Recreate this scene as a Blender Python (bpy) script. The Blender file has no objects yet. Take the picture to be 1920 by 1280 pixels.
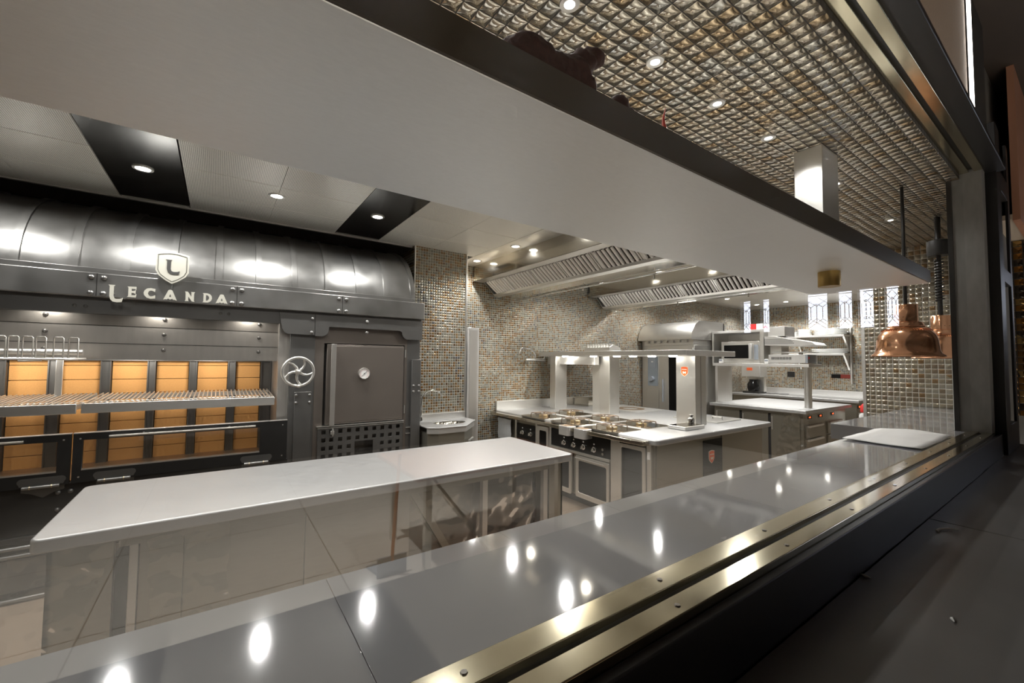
import bpy, bmesh, math, random
from mathutils import Matrix, Vector, noise
random.seed(7)
PI = math.pi
S = bpy.context.scene
COL = S.collection

# ------------------------------------------------------------------ camera, world, exposure
FPX = 783.6
X_ = Vector((1119, -48, -FPX)).normalized()
Y_ = Vector((-550, -30, -FPX)); Y_ = (Y_ - X_ * X_.dot(Y_)).normalized()
Z_ = X_.cross(Y_)
cam = bpy.data.cameras.new('camera')
cam.lens = 36 * FPX / 1920
cam.sensor_width = 36
cam.clip_start = 0.02
co = bpy.data.objects.new('camera', cam)
COL.objects.link(co)
co.matrix_world = Matrix((X_, Y_, Z_)).to_4x4()
co.location = (0, 0, 1.6)
S.camera = co
S.view_settings.view_transform = 'Standard'
S.view_settings.look = 'None'
S.view_settings.gamma = 1
S.view_settings.exposure = 0.45
S.view_settings.use_curve_mapping = False
w = bpy.data.worlds.new('world'); S.world = w; w.use_nodes = True
w.node_tree.nodes['Background'].inputs[0].default_value = (0.80, 0.85, 1.0, 1)
w.node_tree.nodes['Background'].inputs[1].default_value = 7.0

def lamp(kind, name, loc, power, color=(1, .98, .95), aim=None, size=.05, spot=120, blend=.6, parent=None, sy=None):
    l = bpy.data.lights.new(name, kind)
    l.energy = power; l.color = color
    if kind == 'SPOT':
        l.shadow_soft_size = size; l.spot_size = math.radians(spot); l.spot_blend = blend
    elif kind == 'POINT': l.shadow_soft_size = size
    else:
        l.size = size
        if sy: l.shape = 'RECTANGLE'; l.size_y = sy
    o = bpy.data.objects.new(name, l); COL.objects.link(o)
    o.location = loc
    if aim is not None:
        o.rotation_euler = (Vector(aim) - Vector(loc)).to_track_quat('-Z', 'Y').to_euler()
    if parent:
        o.parent = parent; o.location = Vector(loc) - wloc(parent)
    return o

# ------------------------------------------------------------------ materials
def nm(name):
    m = bpy.data.materials.new(name); m.use_nodes = True
    nt = m.node_tree; return m, nt, nt.nodes['Principled BSDF']
def mat(name, col, rough=.5, metal=0., var=0., scale=8., bump=0., stretch=(1, 1, 1), emit=None, es=1., rvar=0., **kw):
    m, nt, b = nm(name)
    b.inputs['Base Color'].default_value = (*col, 1)
    b.inputs['Roughness'].default_value = rough
    b.inputs['Metallic'].default_value = metal
    for k, v in kw.items(): b.inputs[k.replace('_', ' ')].default_value = v
    if emit:
        b.inputs['Emission Color'].default_value = (*emit, 1); b.inputs['Emission Strength'].default_value = es
    if var or bump or rvar:
        g = nt.nodes.new('ShaderNodeNewGeometry')
        mp = nt.nodes.new('ShaderNodeMapping'); mp.inputs['Scale'].default_value = stretch
        n = nt.nodes.new('ShaderNodeTexNoise'); n.inputs['Scale'].default_value = scale; n.inputs['Detail'].default_value = 5
        nt.links.new(g.outputs['Position'], mp.inputs[0]); nt.links.new(mp.outputs[0], n.inputs['Vector'])
        if var:
            mx = nt.nodes.new('ShaderNodeMix'); mx.data_type = 'RGBA'
            mx.inputs[6].default_value = (*[c * (1 - var) for c in col], 1)
            mx.inputs[7].default_value = (*[min(1, c * (1 + var)) for c in col], 1)
            nt.links.new(n.outputs[0], mx.inputs[0]); nt.links.new(mx.outputs[2], b.inputs['Base Color'])
        if rvar:
            mr = nt.nodes.new('ShaderNodeMapRange'); mr.inputs[1].default_value = .3; mr.inputs[2].default_value = .7
            mr.inputs[3].default_value = max(.02, rough - rvar); mr.inputs[4].default_value = rough + rvar
            nt.links.new(n.outputs[0], mr.inputs[0]); nt.links.new(mr.outputs[0], b.inputs['Roughness'])
        if bump:
            bp = nt.nodes.new('ShaderNodeBump'); bp.inputs['Strength'].default_value = bump; bp.inputs['Distance'].default_value = .002
            nt.links.new(n.outputs[0], bp.inputs['Height']); nt.links.new(bp.outputs[0], b.inputs['Normal'])
    return m

def mth(nt, op, a, b=None, clamp=False):
    n = nt.nodes.new('ShaderNodeMath'); n.operation = op; n.use_clamp = clamp
    for i, v in enumerate((a, b)):
        if v is None: continue
        if isinstance(v, (int, float)): n.inputs[i].default_value = v
        else: nt.links.new(v, n.inputs[i])
    return n.outputs[0]

def mosaic(name, axes, pitch, cols, pw=.7, bd=.22, grout=(.42, .415, .385), gw=.07, metal=.5, rough=.14, bump=.6, tilt=.35, ry=1.0):
    m, nt, b = nm(name)
    g = nt.nodes.new('ShaderNodeNewGeometry'); sp = nt.nodes.new('ShaderNodeSeparateXYZ')
    nt.links.new(g.outputs['Position'], sp.inputs[0])
    u = mth(nt, 'DIVIDE', sp.outputs['XYZ'.index(axes[0])], pitch)
    v = mth(nt, 'DIVIDE', sp.outputs['XYZ'.index(axes[1])], pitch * ry)
    cb = nt.nodes.new('ShaderNodeCombineXYZ')
    nt.links.new(mth(nt, 'FLOOR', u), cb.inputs[0]); nt.links.new(mth(nt, 'FLOOR', v), cb.inputs[1])
    wn = nt.nodes.new('ShaderNodeTexWhiteNoise'); wn.noise_dimensions = '2D'; nt.links.new(cb.outputs[0], wn.inputs['Vector'])
    fu = mth(nt, 'FRACT', u); fv = mth(nt, 'FRACT', v)
    du = mth(nt, 'MINIMUM', fu, mth(nt, 'SUBTRACT', 1, fu)); dv = mth(nt, 'MINIMUM', fv, mth(nt, 'SUBTRACT', 1, fv))
    d = mth(nt, 'MINIMUM', du, dv)
    gm = mth(nt, 'GREATER_THAN', d, gw)
    # broad patches shift the share of amber tiles, as in a hand-mixed sheet
    n = nt.nodes.new('ShaderNodeTexNoise'); n.inputs['Scale'].default_value = 1.7; nt.links.new(g.outputs['Position'], n.inputs['Vector'])
    key = mth(nt, 'ADD', wn.outputs['Value'], mth(nt, 'MULTIPLY', mth(nt, 'SUBTRACT', n.outputs[0], .5), .7), clamp=True)
    cr = nt.nodes.new('ShaderNodeValToRGB'); cr.color_ramp.interpolation = 'CONSTANT'
    e = cr.color_ramp.elements
    for i, (p, c) in enumerate(cols):
        el = e[i] if i < 2 else e.new(p)
        el.position = p; el.color = (*c, 1)
    nt.links.new(key, cr.inputs[0])
    mx = nt.nodes.new('ShaderNodeMix'); mx.data_type = 'RGBA'
    nt.links.new(gm, mx.inputs[0]); mx.inputs[6].default_value = (*grout, 1); nt.links.new(cr.outputs[0], mx.inputs[7])
    nt.links.new(mx.outputs[2], b.inputs['Base Color'])
    nt.links.new(mth(nt, 'MULTIPLY', gm, metal), b.inputs['Metallic'])
    r = mth(nt, 'SUBTRACT', .7, mth(nt, 'MULTIPLY', gm, .7 - rough)); nt.links.new(r, b.inputs['Roughness'])
    # pillowed face plus a little random tilt per tile
    pil = mth(nt, 'POWER', mth(nt, 'MULTIPLY', mth(nt, 'MULTIPLY', mth(nt, 'MULTIPLY', fu, mth(nt, 'SUBTRACT', 1, fu)), mth(nt, 'MULTIPLY', fv, mth(nt, 'SUBTRACT', 1, fv))), 16), pw)
    sc = nt.nodes.new('ShaderNodeSeparateColor'); nt.links.new(wn.outputs['Color'], sc.inputs[0])
    t = mth(nt, 'ADD', mth(nt, 'MULTIPLY', fu, mth(nt, 'SUBTRACT', sc.outputs[0], .5)), mth(nt, 'MULTIPLY', fv, mth(nt, 'SUBTRACT', sc.outputs[1], .5)))
    h = mth(nt, 'ADD', pil, mth(nt, 'MULTIPLY', t, tilt))
    bp = nt.nodes.new('ShaderNodeBump'); bp.inputs['Strength'].default_value = bump; bp.inputs['Distance'].default_value = pitch * bd
    nt.links.new(h, bp.inputs['Height']); nt.links.new(bp.outputs[0], b.inputs['Normal'])
    return m

AMB = [(0, (.23, .125, .04)), (.13, (.30, .19, .08)), (.26, (.22, .215, .175)), (.45, (.30, .28, .215)), (.62, (.26, .205, .13)), (.76, (.35, .325, .26)), (.90, (.15, .09, .045)), (.96, (.13, .13, .135))]
SIL = [(0, (.46, .35, .22)), (.14, (.58, .51, .40)), (.4, (.64, .59, .50)), (.7, (.55, .48, .38)), (.85, (.52, .50, .45))]
DRK = [(0, (.45, .22, .06)), (.3, (.30, .17, .07)), (.6, (.55, .36, .14)), (.8, (.12, .10, .08))]

M = {}
M['steel'] = mat('brushed_steel', (.80, .785, .75), .34, .92, .05, 30, .12, (1, 1, 12), rvar=.06)
M['steelh'] = mat('brushed_steel_level', (.84, .83, .81), .38, .85, .06, 14, .1, (1, 9, 1), rvar=.06)
M['top'] = mat('worktop_steel', (.52, .52, .52), .42, .7, .05, 9, .15, (2, 14, 2), rvar=.06)
M['canopy'] = mat('satin_canopy_steel', (.85, .865, .87), .45, .7, .06, 25, .25, (2, 6, 2), rvar=.05)
M['pass'] = mat('grey_pass_worktop', (.40, .40, .41), .06, .4, .08, 3, .03, (1, 1, 1))
M['warm'] = mat('warm_body_steel', (.37, .35, .295), .3, .8, .05, 12, .05, (1, 1, 6))
M['mirror'] = mat('polished_steel', (.62, .58, .5), .12, 1, .04, 6)
M['mirrdark'] = mat('steel_dark_reflection', (.045, .034, .02), .35, .2, .1, 3)  # dark reflection in the mirror-polished fascia, put into the base colour
M['chrome'] = mat('chrome', (.85, .85, .85), .08, 1)
M['castalu'] = mat('cast_aluminium', (.72, .71, .68), .35, .9, .05, 50, .2)
M['oven'] = mat('blackened_steel', (.27, .267, .26), .34, .85, .25, 5, .15, (1, 1, 1), rvar=.06)
M['ovenb'] = mat('blackened_steel_flat', (.165, .163, .158), .42, .75, .22, 4, .15)
M['ovenk'] = mat('near_black_steel', (.05, .05, .05), .35, .7, .2, 4, .1)
M['baffle'] = mat('baffle_steel', (.86, .84, .81), .33, .45)
M['ovenw'] = mat('grey_brushed_heat_shield', (.52, .50, .47), .38, .85, .12, 6, .1, (5, 1, 1))
M['ovend'] = mat('brown_grey_door_steel', (.20, .175, .155), .45, .7, .12, 3, .05)
M['black'] = mat('black_paint', (.022, .021, .02), .38, .2, .2, 5)
M['blackg'] = mat('black_gloss', (.010, .010, .010), .08, 0, Specular_IOR_Level=.3)
M['void'] = mat('dark_inside', (.01, .01, .01), .8, 0)
M['brick'] = mat('firebrick', (.66, .345, .115), .85, 0, .16, 120, .5)
M['brass'] = mat('polished_brass_rail', (.66, .60, .44), .14, 1, .08, 2.5)
M['copper'] = mat('polished_copper', (.95, .52, .31), .17, 1, .05, 9)
M['bronze'] = mat('bronze_fixture', (.45, .30, .10), .3, .9)
M['cream'] = mat('cream_sign_metal', (.86, .84, .74), .3, .35)
M['darkstrip'] = mat('dark_ceiling_steel', (.10, .10, .095), .16, .9, .1, 3)
M['ledge'] = mat('dark_bar_top', (.14, .135, .13), .38, .1, .25, 3, .15)
M['frame'] = mat('black_window_steel', (.03, .029, .03), .35, .3, .15, 5)
M['plaster'] = mat('grey_plaster', (.20, .195, .185), .8, 0, .25, 9, .6, (3, 3, 1))
M['white'] = mat('white_ceramic', (.90, .90, .88), .18, 0)
M['paper'] = mat('white_paper', (.86, .85, .83), .7, 0, .03, 4)
M['wood'] = mat('brown_wood', (.52, .26, .16), .45, 0, .25, 5, .1, (1, 1, .12))
M['fabric'] = mat('lit_woven_panel', (.52, .42, .33), .7, 0, .2, 60, .3, (1, 1, 3))
M['floor'] = mat('kitchen_floor', (.26, .20, .15), .5, 0, .15, 5)
M['dfloor'] = mat('beige_board_floor', (.78, .73, .65), .7, 0, .06, 2)
M['dwall'] = mat('brown_dining_wall', (.06, .045, .035), .7, 0, .2, 2)
M['hide'] = mat('dark_red_brown_fur', (.035, .010, .006), .75, 0, .6, 90, 1.0)
M['red'] = mat('red_dry_pepper', (.35, .03, .015), .4)
M['orange'] = mat('orange_enamel', (.85, .13, .03), .35)
M['orangew'] = mat('orange_stick', (.75, .26, .08), .5)
M['cream2'] = mat('cream_print', (.9, .75, .6), .5)
M['led'] = mat('red_digits', (.3, .01, 0), .4, emit=(1, .1, .02), es=2.2)
M['lens'] = mat('lit_lamp_lens', (1, 1, 1), .4, emit=(1, .95, .86), es=28)
M['lens2'] = mat('dim_lamp_lens', (1, 1, 1), .4, emit=(1, .95, .88), es=10)
M['tube'] = mat('lit_light_strip', (1, 1, 1), .4, emit=(1, .95, .88), es=7)
M['iron'] = mat('burnt_cast_iron', (.22, .17, .13), .45, .7, .4, 60, .3)
M['brassb'] = mat('burner_brass', (.72, .56, .34), .35, .9)
M['burnt'] = mat('heat_browned_steel', (.42, .30, .20), .4, .8, .25, 14)
M['grey'] = mat('grey_plastic', (.30, .33, .37), .4)
M['lgrey'] = mat('light_grey_panel', (.30, .34, .38), .35, .2)
M['ovglass'] = mat('oven_door_glass', (.008, .008, .008), .12, 0, Specular_IOR_Level=.08)
M['redbox'] = mat('red_card', (.75, .03, .03), .5)
M['tile_wall'] = mosaic('brown_grey_wall_mosaic', 'XZ', .031, AMB, metal=.45)
M['tile_side'] = mosaic('brown_grey_side_mosaic', 'YZ', .034, AMB, metal=.45)
M['tile_ceil'] = mosaic('silver_ceiling_mosaic', 'XY', .062, SIL, grout=(.05, .045, .04), gw=.035, metal=.85, rough=.13, bump=1.0, tilt=.15, pw=.6, bd=.22)
M['tile_part'] = mosaic('glass_partition_mosaic', 'YZ', .052, [(0, (.26, .17, .085)), (.13, (.34, .30, .22)), (.45, (.28, .245, .18)), (.65, (.38, .355, .29)), (.88, (.25, .20, .14))], metal=.65, gw=.045, rough=.1)
M['tile_amber'] = mosaic('amber_mosaic', 'YZ', .06, DRK, grout=(.03, .03, .03), metal=.85, gw=.05)

def perf():
    m, nt, b = nm('perforated_ceiling_metal')
    g = nt.nodes.new('ShaderNodeNewGeometry'); sp = nt.nodes.new('ShaderNodeSeparateXYZ'); nt.links.new(g.outputs['Position'], sp.inputs[0])
    fx = mth(nt, 'FRACT', mth(nt, 'DIVIDE', sp.outputs[0], .010)); fy = mth(nt, 'FRACT', mth(nt, 'DIVIDE', sp.outputs[1], .010))
    hx = mth(nt, 'SUBTRACT', fx, .5); hy = mth(nt, 'SUBTRACT', fy, .5)
    d = mth(nt, 'ADD', mth(nt, 'MULTIPLY', hx, hx), mth(nt, 'MULTIPLY', hy, hy))
    hole = mth(nt, 'LESS_THAN', d, .085)
    mx = nt.nodes.new('ShaderNodeMix'); mx.data_type = 'RGBA'
    mx.inputs[6].default_value = (.88, .86, .80, 1); mx.inputs[7].default_value = (.06, .06, .055, 1)
    nt.links.new(hole, mx.inputs[0]); nt.links.new(mx.outputs[2], b.inputs['Base Color'])
    b.inputs['Metallic'].default_value = .2; b.inputs['Roughness'].default_value = .38
    return m
M['perf'] = perf()

def glassm(name, tint, refl=1.5, rough=0., base=.0, k=1.0, top=1.0):
    m = bpy.data.materials.new(name); m.use_nodes = True; nt = m.node_tree
    nt.nodes.remove(nt.nodes['Principled BSDF'])
    out = nt.nodes['Material Output']
    t = nt.nodes.new('ShaderNodeBsdfTransparent'); t.inputs[0].default_value = (*tint, 1)
    gl = nt.nodes.new('ShaderNodeBsdfGlossy'); gl.inputs['Roughness'].default_value = rough; gl.inputs[0].default_value = (1, 1, 1, 1)
    f = nt.nodes.new('ShaderNodeFresnel'); f.inputs[0].default_value = refl
    mx = nt.nodes.new('ShaderNodeMixShader')
    fac = mth(nt, 'MINIMUM', mth(nt, 'ADD', mth(nt, 'MULTIPLY', f.outputs[0], k), base), top)
    nt.links.new(fac, mx.inputs[0]); nt.links.new(t.outputs[0], mx.inputs[1]); nt.links.new(gl.outputs[0], mx.inputs[2])
    nt.links.new(mx.outputs[0], out.inputs[0])
    return m
M['glass'] = glassm('window_glass', (.985, .99, .985), 1.5, k=1.8, top=.115)
M['doorglass'] = glassm('grill_door_glass', (.86, .85, .82), 1.5, .05, .06)
M['film'] = glassm('clear_plastic_film', (.90, .89, .87), 1.4, .13, .10)
def oneside(m):   # a closed pane: transparent slab, both faces reflect
    return m

# ------------------------------------------------------------------ mesh builder
class MB:
    def __init__(s, T=None): s.bm = bmesh.new(); s.T = T or Matrix()
    def v(s, p): return s.bm.verts.new(s.T @ Vector(p))
    def face(s, ps):
        try: return s.bm.faces.new([s.v(p) for p in ps])
        except ValueError: pass
    def box(s, x0, x1, y0, y1, z0, z1):
        V = [s.v((x, y, z)) for x in (x0, x1) for y in (y0, y1) for z in (z0, z1)]
        for f in ((0, 1, 3, 2), (4, 6, 7, 5), (0, 4, 5, 1), (2, 3, 7, 6), (0, 2, 6, 4), (1, 5, 7, 3)): s.bm.faces.new([V[i] for i in f])
        return s
    def prism(s, pts, vec):   # pts: planar loop in 3D, swept by vec
        vec = Vector(vec); a = [s.v(p) for p in pts]; b = [s.v(Vector(p) + vec) for p in pts]; n = len(pts)
        s.bm.faces.new(a); s.bm.faces.new(b[::-1])
        for i in range(n): s.bm.faces.new([a[i], b[i], b[(i + 1) % n], a[(i + 1) % n]])
        return s
    def lathe(s, prof, c=(0, 0, 0), axis='Z', n=24, cap=True):
        R = {'Z': Matrix(), 'X': Matrix.Rotation(PI / 2, 4, 'Y'), '-X': Matrix.Rotation(-PI / 2, 4, 'Y'), 'Y': Matrix.Rotation(-PI / 2, 4, 'X'), '-Y': Matrix.Rotation(PI / 2, 4, 'X')}[axis]
        rings = []
        for r, h in prof:
            rings.append([s.v(Vector(c) + R @ Vector((r * math.cos(2 * PI * i / n), r * math.sin(2 * PI * i / n), h))) for i in range(n)])
        for a, b in zip(rings, rings[1:]):
            for i in range(n): s.bm.faces.new([a[i], a[(i + 1) % n], b[(i + 1) % n], b[i]])
        if cap: s.bm.faces.new(rings[0][::-1]); s.bm.faces.new(rings[-1])
        return s
    def tube(s, pts, r, n=8, closed=False):
        pts = [Vector(p) for p in pts]; rings = []; N = len(pts); up = None
        for i, p in enumerate(pts):
            a = pts[(i - 1) % N] if (closed or i) else p; b = pts[(i + 1) % N] if (closed or i < N - 1) else p
            t = (b - a).normalized()
            if up is None: up = t.orthogonal().normalized()
            up = (up - t * up.dot(t)).normalized(); sd = t.cross(up)
            rr = r[i] if isinstance(r, (list, tuple)) else r
            rings.append([s.v(p + up * rr * math.cos(2 * PI * k / n) + sd * rr * math.sin(2 * PI * k / n)) for k in range(n)])
        for i in range(N if closed else N - 1):
            a, b = rings[i], rings[(i + 1) % N]
            for k in range(n): s.bm.faces.new([a[k], a[(k + 1) % n], b[(k + 1) % n], b[k]])
        if not closed: s.bm.faces.new(rings[0][::-1]); s.bm.faces.new(rings[-1])
        return s
    def ell(s, c, r, sub=3):
        q = bmesh.ops.create_icosphere(s.bm, subdivisions=sub, radius=1)
        bmesh.ops.transform(s.bm, matrix=s.T @ Matrix.Translation(c) @ Matrix.Diagonal((*r, 1)), verts=q['verts'])
        return s

def tagged(o, label=None, cat=None, group=None, kind=None):
    if label: o['label'] = label
    if cat: o['category'] = cat
    if group: o['group'] = group
    if kind: o['kind'] = kind
    return o

def wloc(o):
    l = Vector((0, 0, 0))
    while o: l = l + o.location; o = o.parent
    return l

def build(name, mb, m, parent=None, label=None, cat=None, group=None, kind=None, bevel=0, smooth=None, seg=2):
    bm = mb.bm
    bmesh.ops.recalc_face_normals(bm, faces=bm.faces)
    vs = [v.co for v in bm.verts]
    if parent is not None: off = wloc(parent)
    else:
        lo = [min(v[i] for v in vs) for i in range(3)]; hi = [max(v[i] for v in vs) for i in range(3)]
        off = Vector(((lo[0] + hi[0]) / 2, (lo[1] + hi[1]) / 2, lo[2]))
    for v in bm.verts: v.co -= off
    me = bpy.data.meshes.new(name); bm.to_mesh(me); bm.free()
    me.materials.append(M[m] if isinstance(m, str) else m)
    o = bpy.data.objects.new(name, me); COL.objects.link(o)
    if parent is not None: o.parent = parent
    else: o.location = off
    if bevel:
        b = o.modifiers.new('bevel', 'BEVEL'); b.width = bevel; b.segments = seg; b.limit_method = 'ANGLE'; b.angle_limit = math.radians(40)
    if smooth or bevel:
        for p in me.polygons: p.use_smooth = True
        me.set_sharp_from_angle(angle=math.radians(smooth or 35))
    return tagged(o, label, cat, group, kind)

def thing(name, label, cat, loc=(0, 0, 0), group=None):
    o = bpy.data.objects.new(name, None); COL.objects.link(o); o.location = loc; o.empty_display_size = .05
    return tagged(o, label, cat, group)
def B(x0, x1, y0, y1, z0, z1): return MB().box(x0, x1, y0, y1, z0, z1)
def struct(name, mb, m, **k): return build(name, mb, m, kind='structure', **k)

def dup(o, loc=None, parent=None, label=None, rotz=None):
    c = o.copy(); COL.objects.link(c); c.parent = parent
    if loc is not None: c.location = loc
    if rotz is not None: c.rotation_euler = (0, 0, rotz)
    if label: c['label'] = label
    for ch in list(o.children): dup(ch, parent=c)
    return c

def flat(name, loops, depth, Mx, m, parent=None, bevel=0, **k):
    """plate with holes: loops in local XY, thickness along local Z, placed by matrix Mx"""
    cu = bpy.data.curves.new('tmp', 'CURVE'); cu.dimensions = '2D'; cu.fill_mode = 'BOTH'; cu.extrude = depth / 2
    cu.bevel_depth = bevel
    for lp in loops:
        sp = cu.splines.new('POLY'); sp.points.add(len(lp) - 1); sp.use_cyclic_u = True
        for i, p in enumerate(lp): sp.points[i].co = (p[0], p[1], 0, 1)
    t = bpy.data.objects.new('tmp', cu); COL.objects.link(t)
    dg = bpy.context.evaluated_depsgraph_get(); me = bpy.data.meshes.new_from_object(t.evaluated_get(dg))
    bpy.data.objects.remove(t); bpy.data.curves.remove(cu)
    mb = MB(); mb.bm.from_mesh(me); bpy.data.meshes.remove(me)
    bmesh.ops.remove_doubles(mb.bm, verts=mb.bm.verts, dist=1e-6)
    bmesh.ops.transform(mb.bm, matrix=Mx, verts=mb.bm.verts)
    return build(name, mb, m, parent, **k)
def YP(x, y, z):   # local X -> world X, local Y -> world Z, plate faces -Y
    return Matrix.Translation((x, y, z)) @ Matrix(((1, 0, 0, 0), (0, 0, -1, 0), (0, 1, 0, 0), (0, 0, 0, 1)))
def XP(x, y, z):   # faces -X : local X -> world -Y, local Y -> world Z
    return Matrix.Translation((x, y, z)) @ Matrix(((0, 0, -1, 0), (-1, 0, 0, 0), (0, 1, 0, 0), (0, 0, 0, 1)))
def arc(cx, cy, r, a0, a1, n=8): return [(cx + r * math.cos(math.radians(a0 + (a1 - a0) * i / n)), cy + r * math.sin(math.radians(a0 + (a1 - a0) * i / n))) for i in range(n + 1)]
def rrect(x0, x1, y0, y1, r, n=5): return arc(x1 - r, y1 - r, r, 0, 90, n) + arc(x0 + r, y1 - r, r, 90, 180, n) + arc(x0 + r, y0 + r, r, 180, 270, n) + arc(x1 - r, y0 + r, r, 270, 360, n)
def slab(x0, x1, y0, y1, z0, z1, r=.03):
    return MB().prism([(x, y, z0) for x, y in rrect(x0, x1, y0, y1, r)], (0, 0, z1 - z0))
def rivet(mb, c, axis='-Y', r=.014): mb.lathe([(r, 0), (r * .97, r * .3), (r * .75, r * .62), (r * .35, r * .85), (.0005, r * .9)], c, axis, 12)

# ================================================================== SETTING
CZ = 2.9
struct('floor', B(-3.2, 10.75, .55, 5.2, -.05, 0), 'floor')
struct('wall_left', B(-3.3, -3.2, .55, 5.2, 0, CZ + .1), 'warm')
struct('wall_back', B(2.46, 10.7, 5.05, 5.15, 0, CZ + .1), 'tile_wall')
struct('wall_back_grill', B(-3.2, 1.79, 4.97, 5.15, 0, CZ + .1), 'void')
cb = B(1.79, 2.46, 4.5, 5.15, 0, CZ + .06); struct('wall_pier', cb, 'tile_wall')
struct('trim_1', B(1.785, 1.80, 4.49, 4.51, 0, CZ), 'steel'); struct('trim_2', B(2.455, 2.468, 4.49, 4.505, 0, CZ), 'steel')
struct('wall_right', B(10.6, 10.7, 1.0, 5.05, 0, CZ + .1), 'tile_side')
struct('wall_partition', B(6.25, 6.35, .62, 1.645, 0, CZ), 'tile_part')
struct('trim_3', B(6.235, 6.36, 1.645, 1.675, 0, CZ), 'steel')
struct('wall_partition_return', B(6.35, 10.6, .62, .72, 0, CZ + .1), 'tile_wall')
struct('wall_end_return', B(10.55, 10.7, .62, 1.0, 0, CZ), 'tile_side')
struct('wall_jamb', B(4.2, 4.33, .456, .62, 1.1, CZ + .1), 'plaster')
struct('wall_front_right', B(4.33, 8.0, .5, .615, 0, 4.0), 'plaster')
struct('wall_below_window', B(-3.2, 4.33, .46, .56, 0, 1.08), 'ovenb')
struct('wall_above_window', B(-3.2, 4.33, .46, .56, 3.0, 4.0), 'dwall')
struct('trim_4', B(4.185, 4.2, .60, .625, 1.15, CZ), 'black')
# ceilings
struct('ceiling_mosaic', B(-3.2, 6.25, .56, 1.42, CZ, CZ + .05), 'tile_ceil')
c = MB()
rows = [1.42, 1.98, 2.51, 3.06, 3.585, 4.105, 4.56]
for a, b in zip(rows, rows[1:]):
    for x0, x1 in ((-3.2, -2.2), (-1.75, -.70), (-.247, .935), (1.385, 2.58)):
        n = max(1, round((x1 - x0) / .6)); wd = (x1 - x0) / n
        for i in range(n): c.box(x0 + i * wd + .0015, x0 + (i + 1) * wd - .0015, a + .003, b - .003, CZ, CZ + .03)
struct('ceiling_perforated', c, 'perf')
c = MB()
for x0 in (-2.2, -.70, .935): c.box(x0 + .004, x0 + .446, 1.42, 4.56, CZ + .001, CZ + .03)
struct('ceiling_dark_strips', c, 'darkstrip')
struct('ceiling_grill_edge', B(-3.2, 1.785, 4.563, 4.59, CZ - .012, CZ + .03), 'steel')
struct('ceiling_backing', B(-3.2, 10.7, .56, 5.15, CZ + .05, CZ + .1), 'black')
struct('ceiling_over_grill', B(-3.2, 1.79, 4.59, 4.97, CZ - .01, CZ + .05), 'black')
struct('ceiling_end', B(6.25, 6.36, .62, 1.42, CZ, CZ + .05), 'steelh')
c = MB()
xs = [2.583, 3.2, 3.8, 4.45, 5.1, 5.75, 6.4, 7.05, 7.7, 8.35, 9.0, 9.65, 10.6]
ys = [1.42, 2.3, 3.2, 4.1, 5.05]
for x0, x1 in zip(xs, xs[1:]):
    for a, b in zip(ys, ys[1:]): c.box(x0 + .0015, x1 - .0015, a + .0015, b - .0015, CZ, CZ + .03)
struct('ceiling_steel', c, 'steelh')
struct('ceiling_steel_side', B(6.36, 10.6, .72, 1.418, CZ, CZ + .03), 'steelh')

# dining side (seen reflected in the glass and at the right edge)
struct('floor_dining', B(-6, 12, -6.5, .46, -.06, 0), 'dfloor')
c = MB()
for y in (-1.2, -2.4, -3.6): c.box(-6, 12, y - .004, y + .004, 0, .0015)
for x in (-2, -.6, .8, 2.2, 3.6, 5): c.box(x - .004, x + .004, -6.4, .4, 0, .0015)
struct('floor_dining_joints', c, mat('board_joint', (.42, .37, .30), .8))
struct('ceiling_dining', B(-6, 12, -6.5, .5, 4.0, 4.1), 'dwall')
struct('wall_dining_back', B(-6, 12, -6.6, -6.5, 0, 4), 'dwall')
struct('wall_dining_left', B(-6.1, -6, -6.5, .5, 0, 4), 'dwall')
struct('wall_front_left', B(-6, -3.2, .46, .56, 0, 4), 'dwall')
# wall at x = 8 with leaded windows (real y -.67 .. -2.9)
wins = [(-.70, -.87), (-.98, -1.19), (-1.24, -1.46), (-1.56, -1.89), (-2.43, -2.60), (-2.75, -2.95)]
c = MB(); zl, zh = 2.15, 2.76
edges = [.5] + [e for p in wins for e in p] + [-6.5]
for i in range(0, len(edges), 2): c.box(8, 8.15, edges[i + 1], edges[i], 0, 4)
for a, b in wins: c.box(8, 8.15, b, a, 0, zl).box(8, 8.15, b, a, zh, 4)
struct('wall_dining_right', c, 'dwall')
for i, (a, b) in enumerate(wins):
    f = MB(); f.box(8.0, 8.03, b, b + .012, zl, zh).box(8.0, 8.03, a - .012, a, zl, zh).box(8.0, 8.03, b, a, zl, zl + .012).box(8.0, 8.03, b, a, zh - .05, zh - .04)
    wf = build('window_%d' % (i + 1), f, 'frame', kind='structure')
    l = MB(); mid = (a + b) / 2; w4 = (a - b) / 4; r = .0045
    P = lambda u, z: (8.02, b + u * (a - b), zl + z * (zh - zl))
    for pl in ([(0, .0), (.5, .2), (1, 0)], [(0, .2), (.25, .3), (.5, .2), (.75, .3), (1, .2)], [(.25, .3), (.25, .62)], [(.5, .2), (.5, .7)], [(.75, .3), (.75, .62)],
               [(0, .72), (.25, .62), (.5, .72), (.75, .62), (1, .72)], [(0, .85), (.5, .65), (1, .85)], [(0, .7), (.5, .9), (1, .7)], [(0, .1), (.5, .32), (1, .1)]):
        l.tube([P(*q) for q in pl], r, 5)
    build('lead_bars', l, 'frame', wf)

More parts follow.
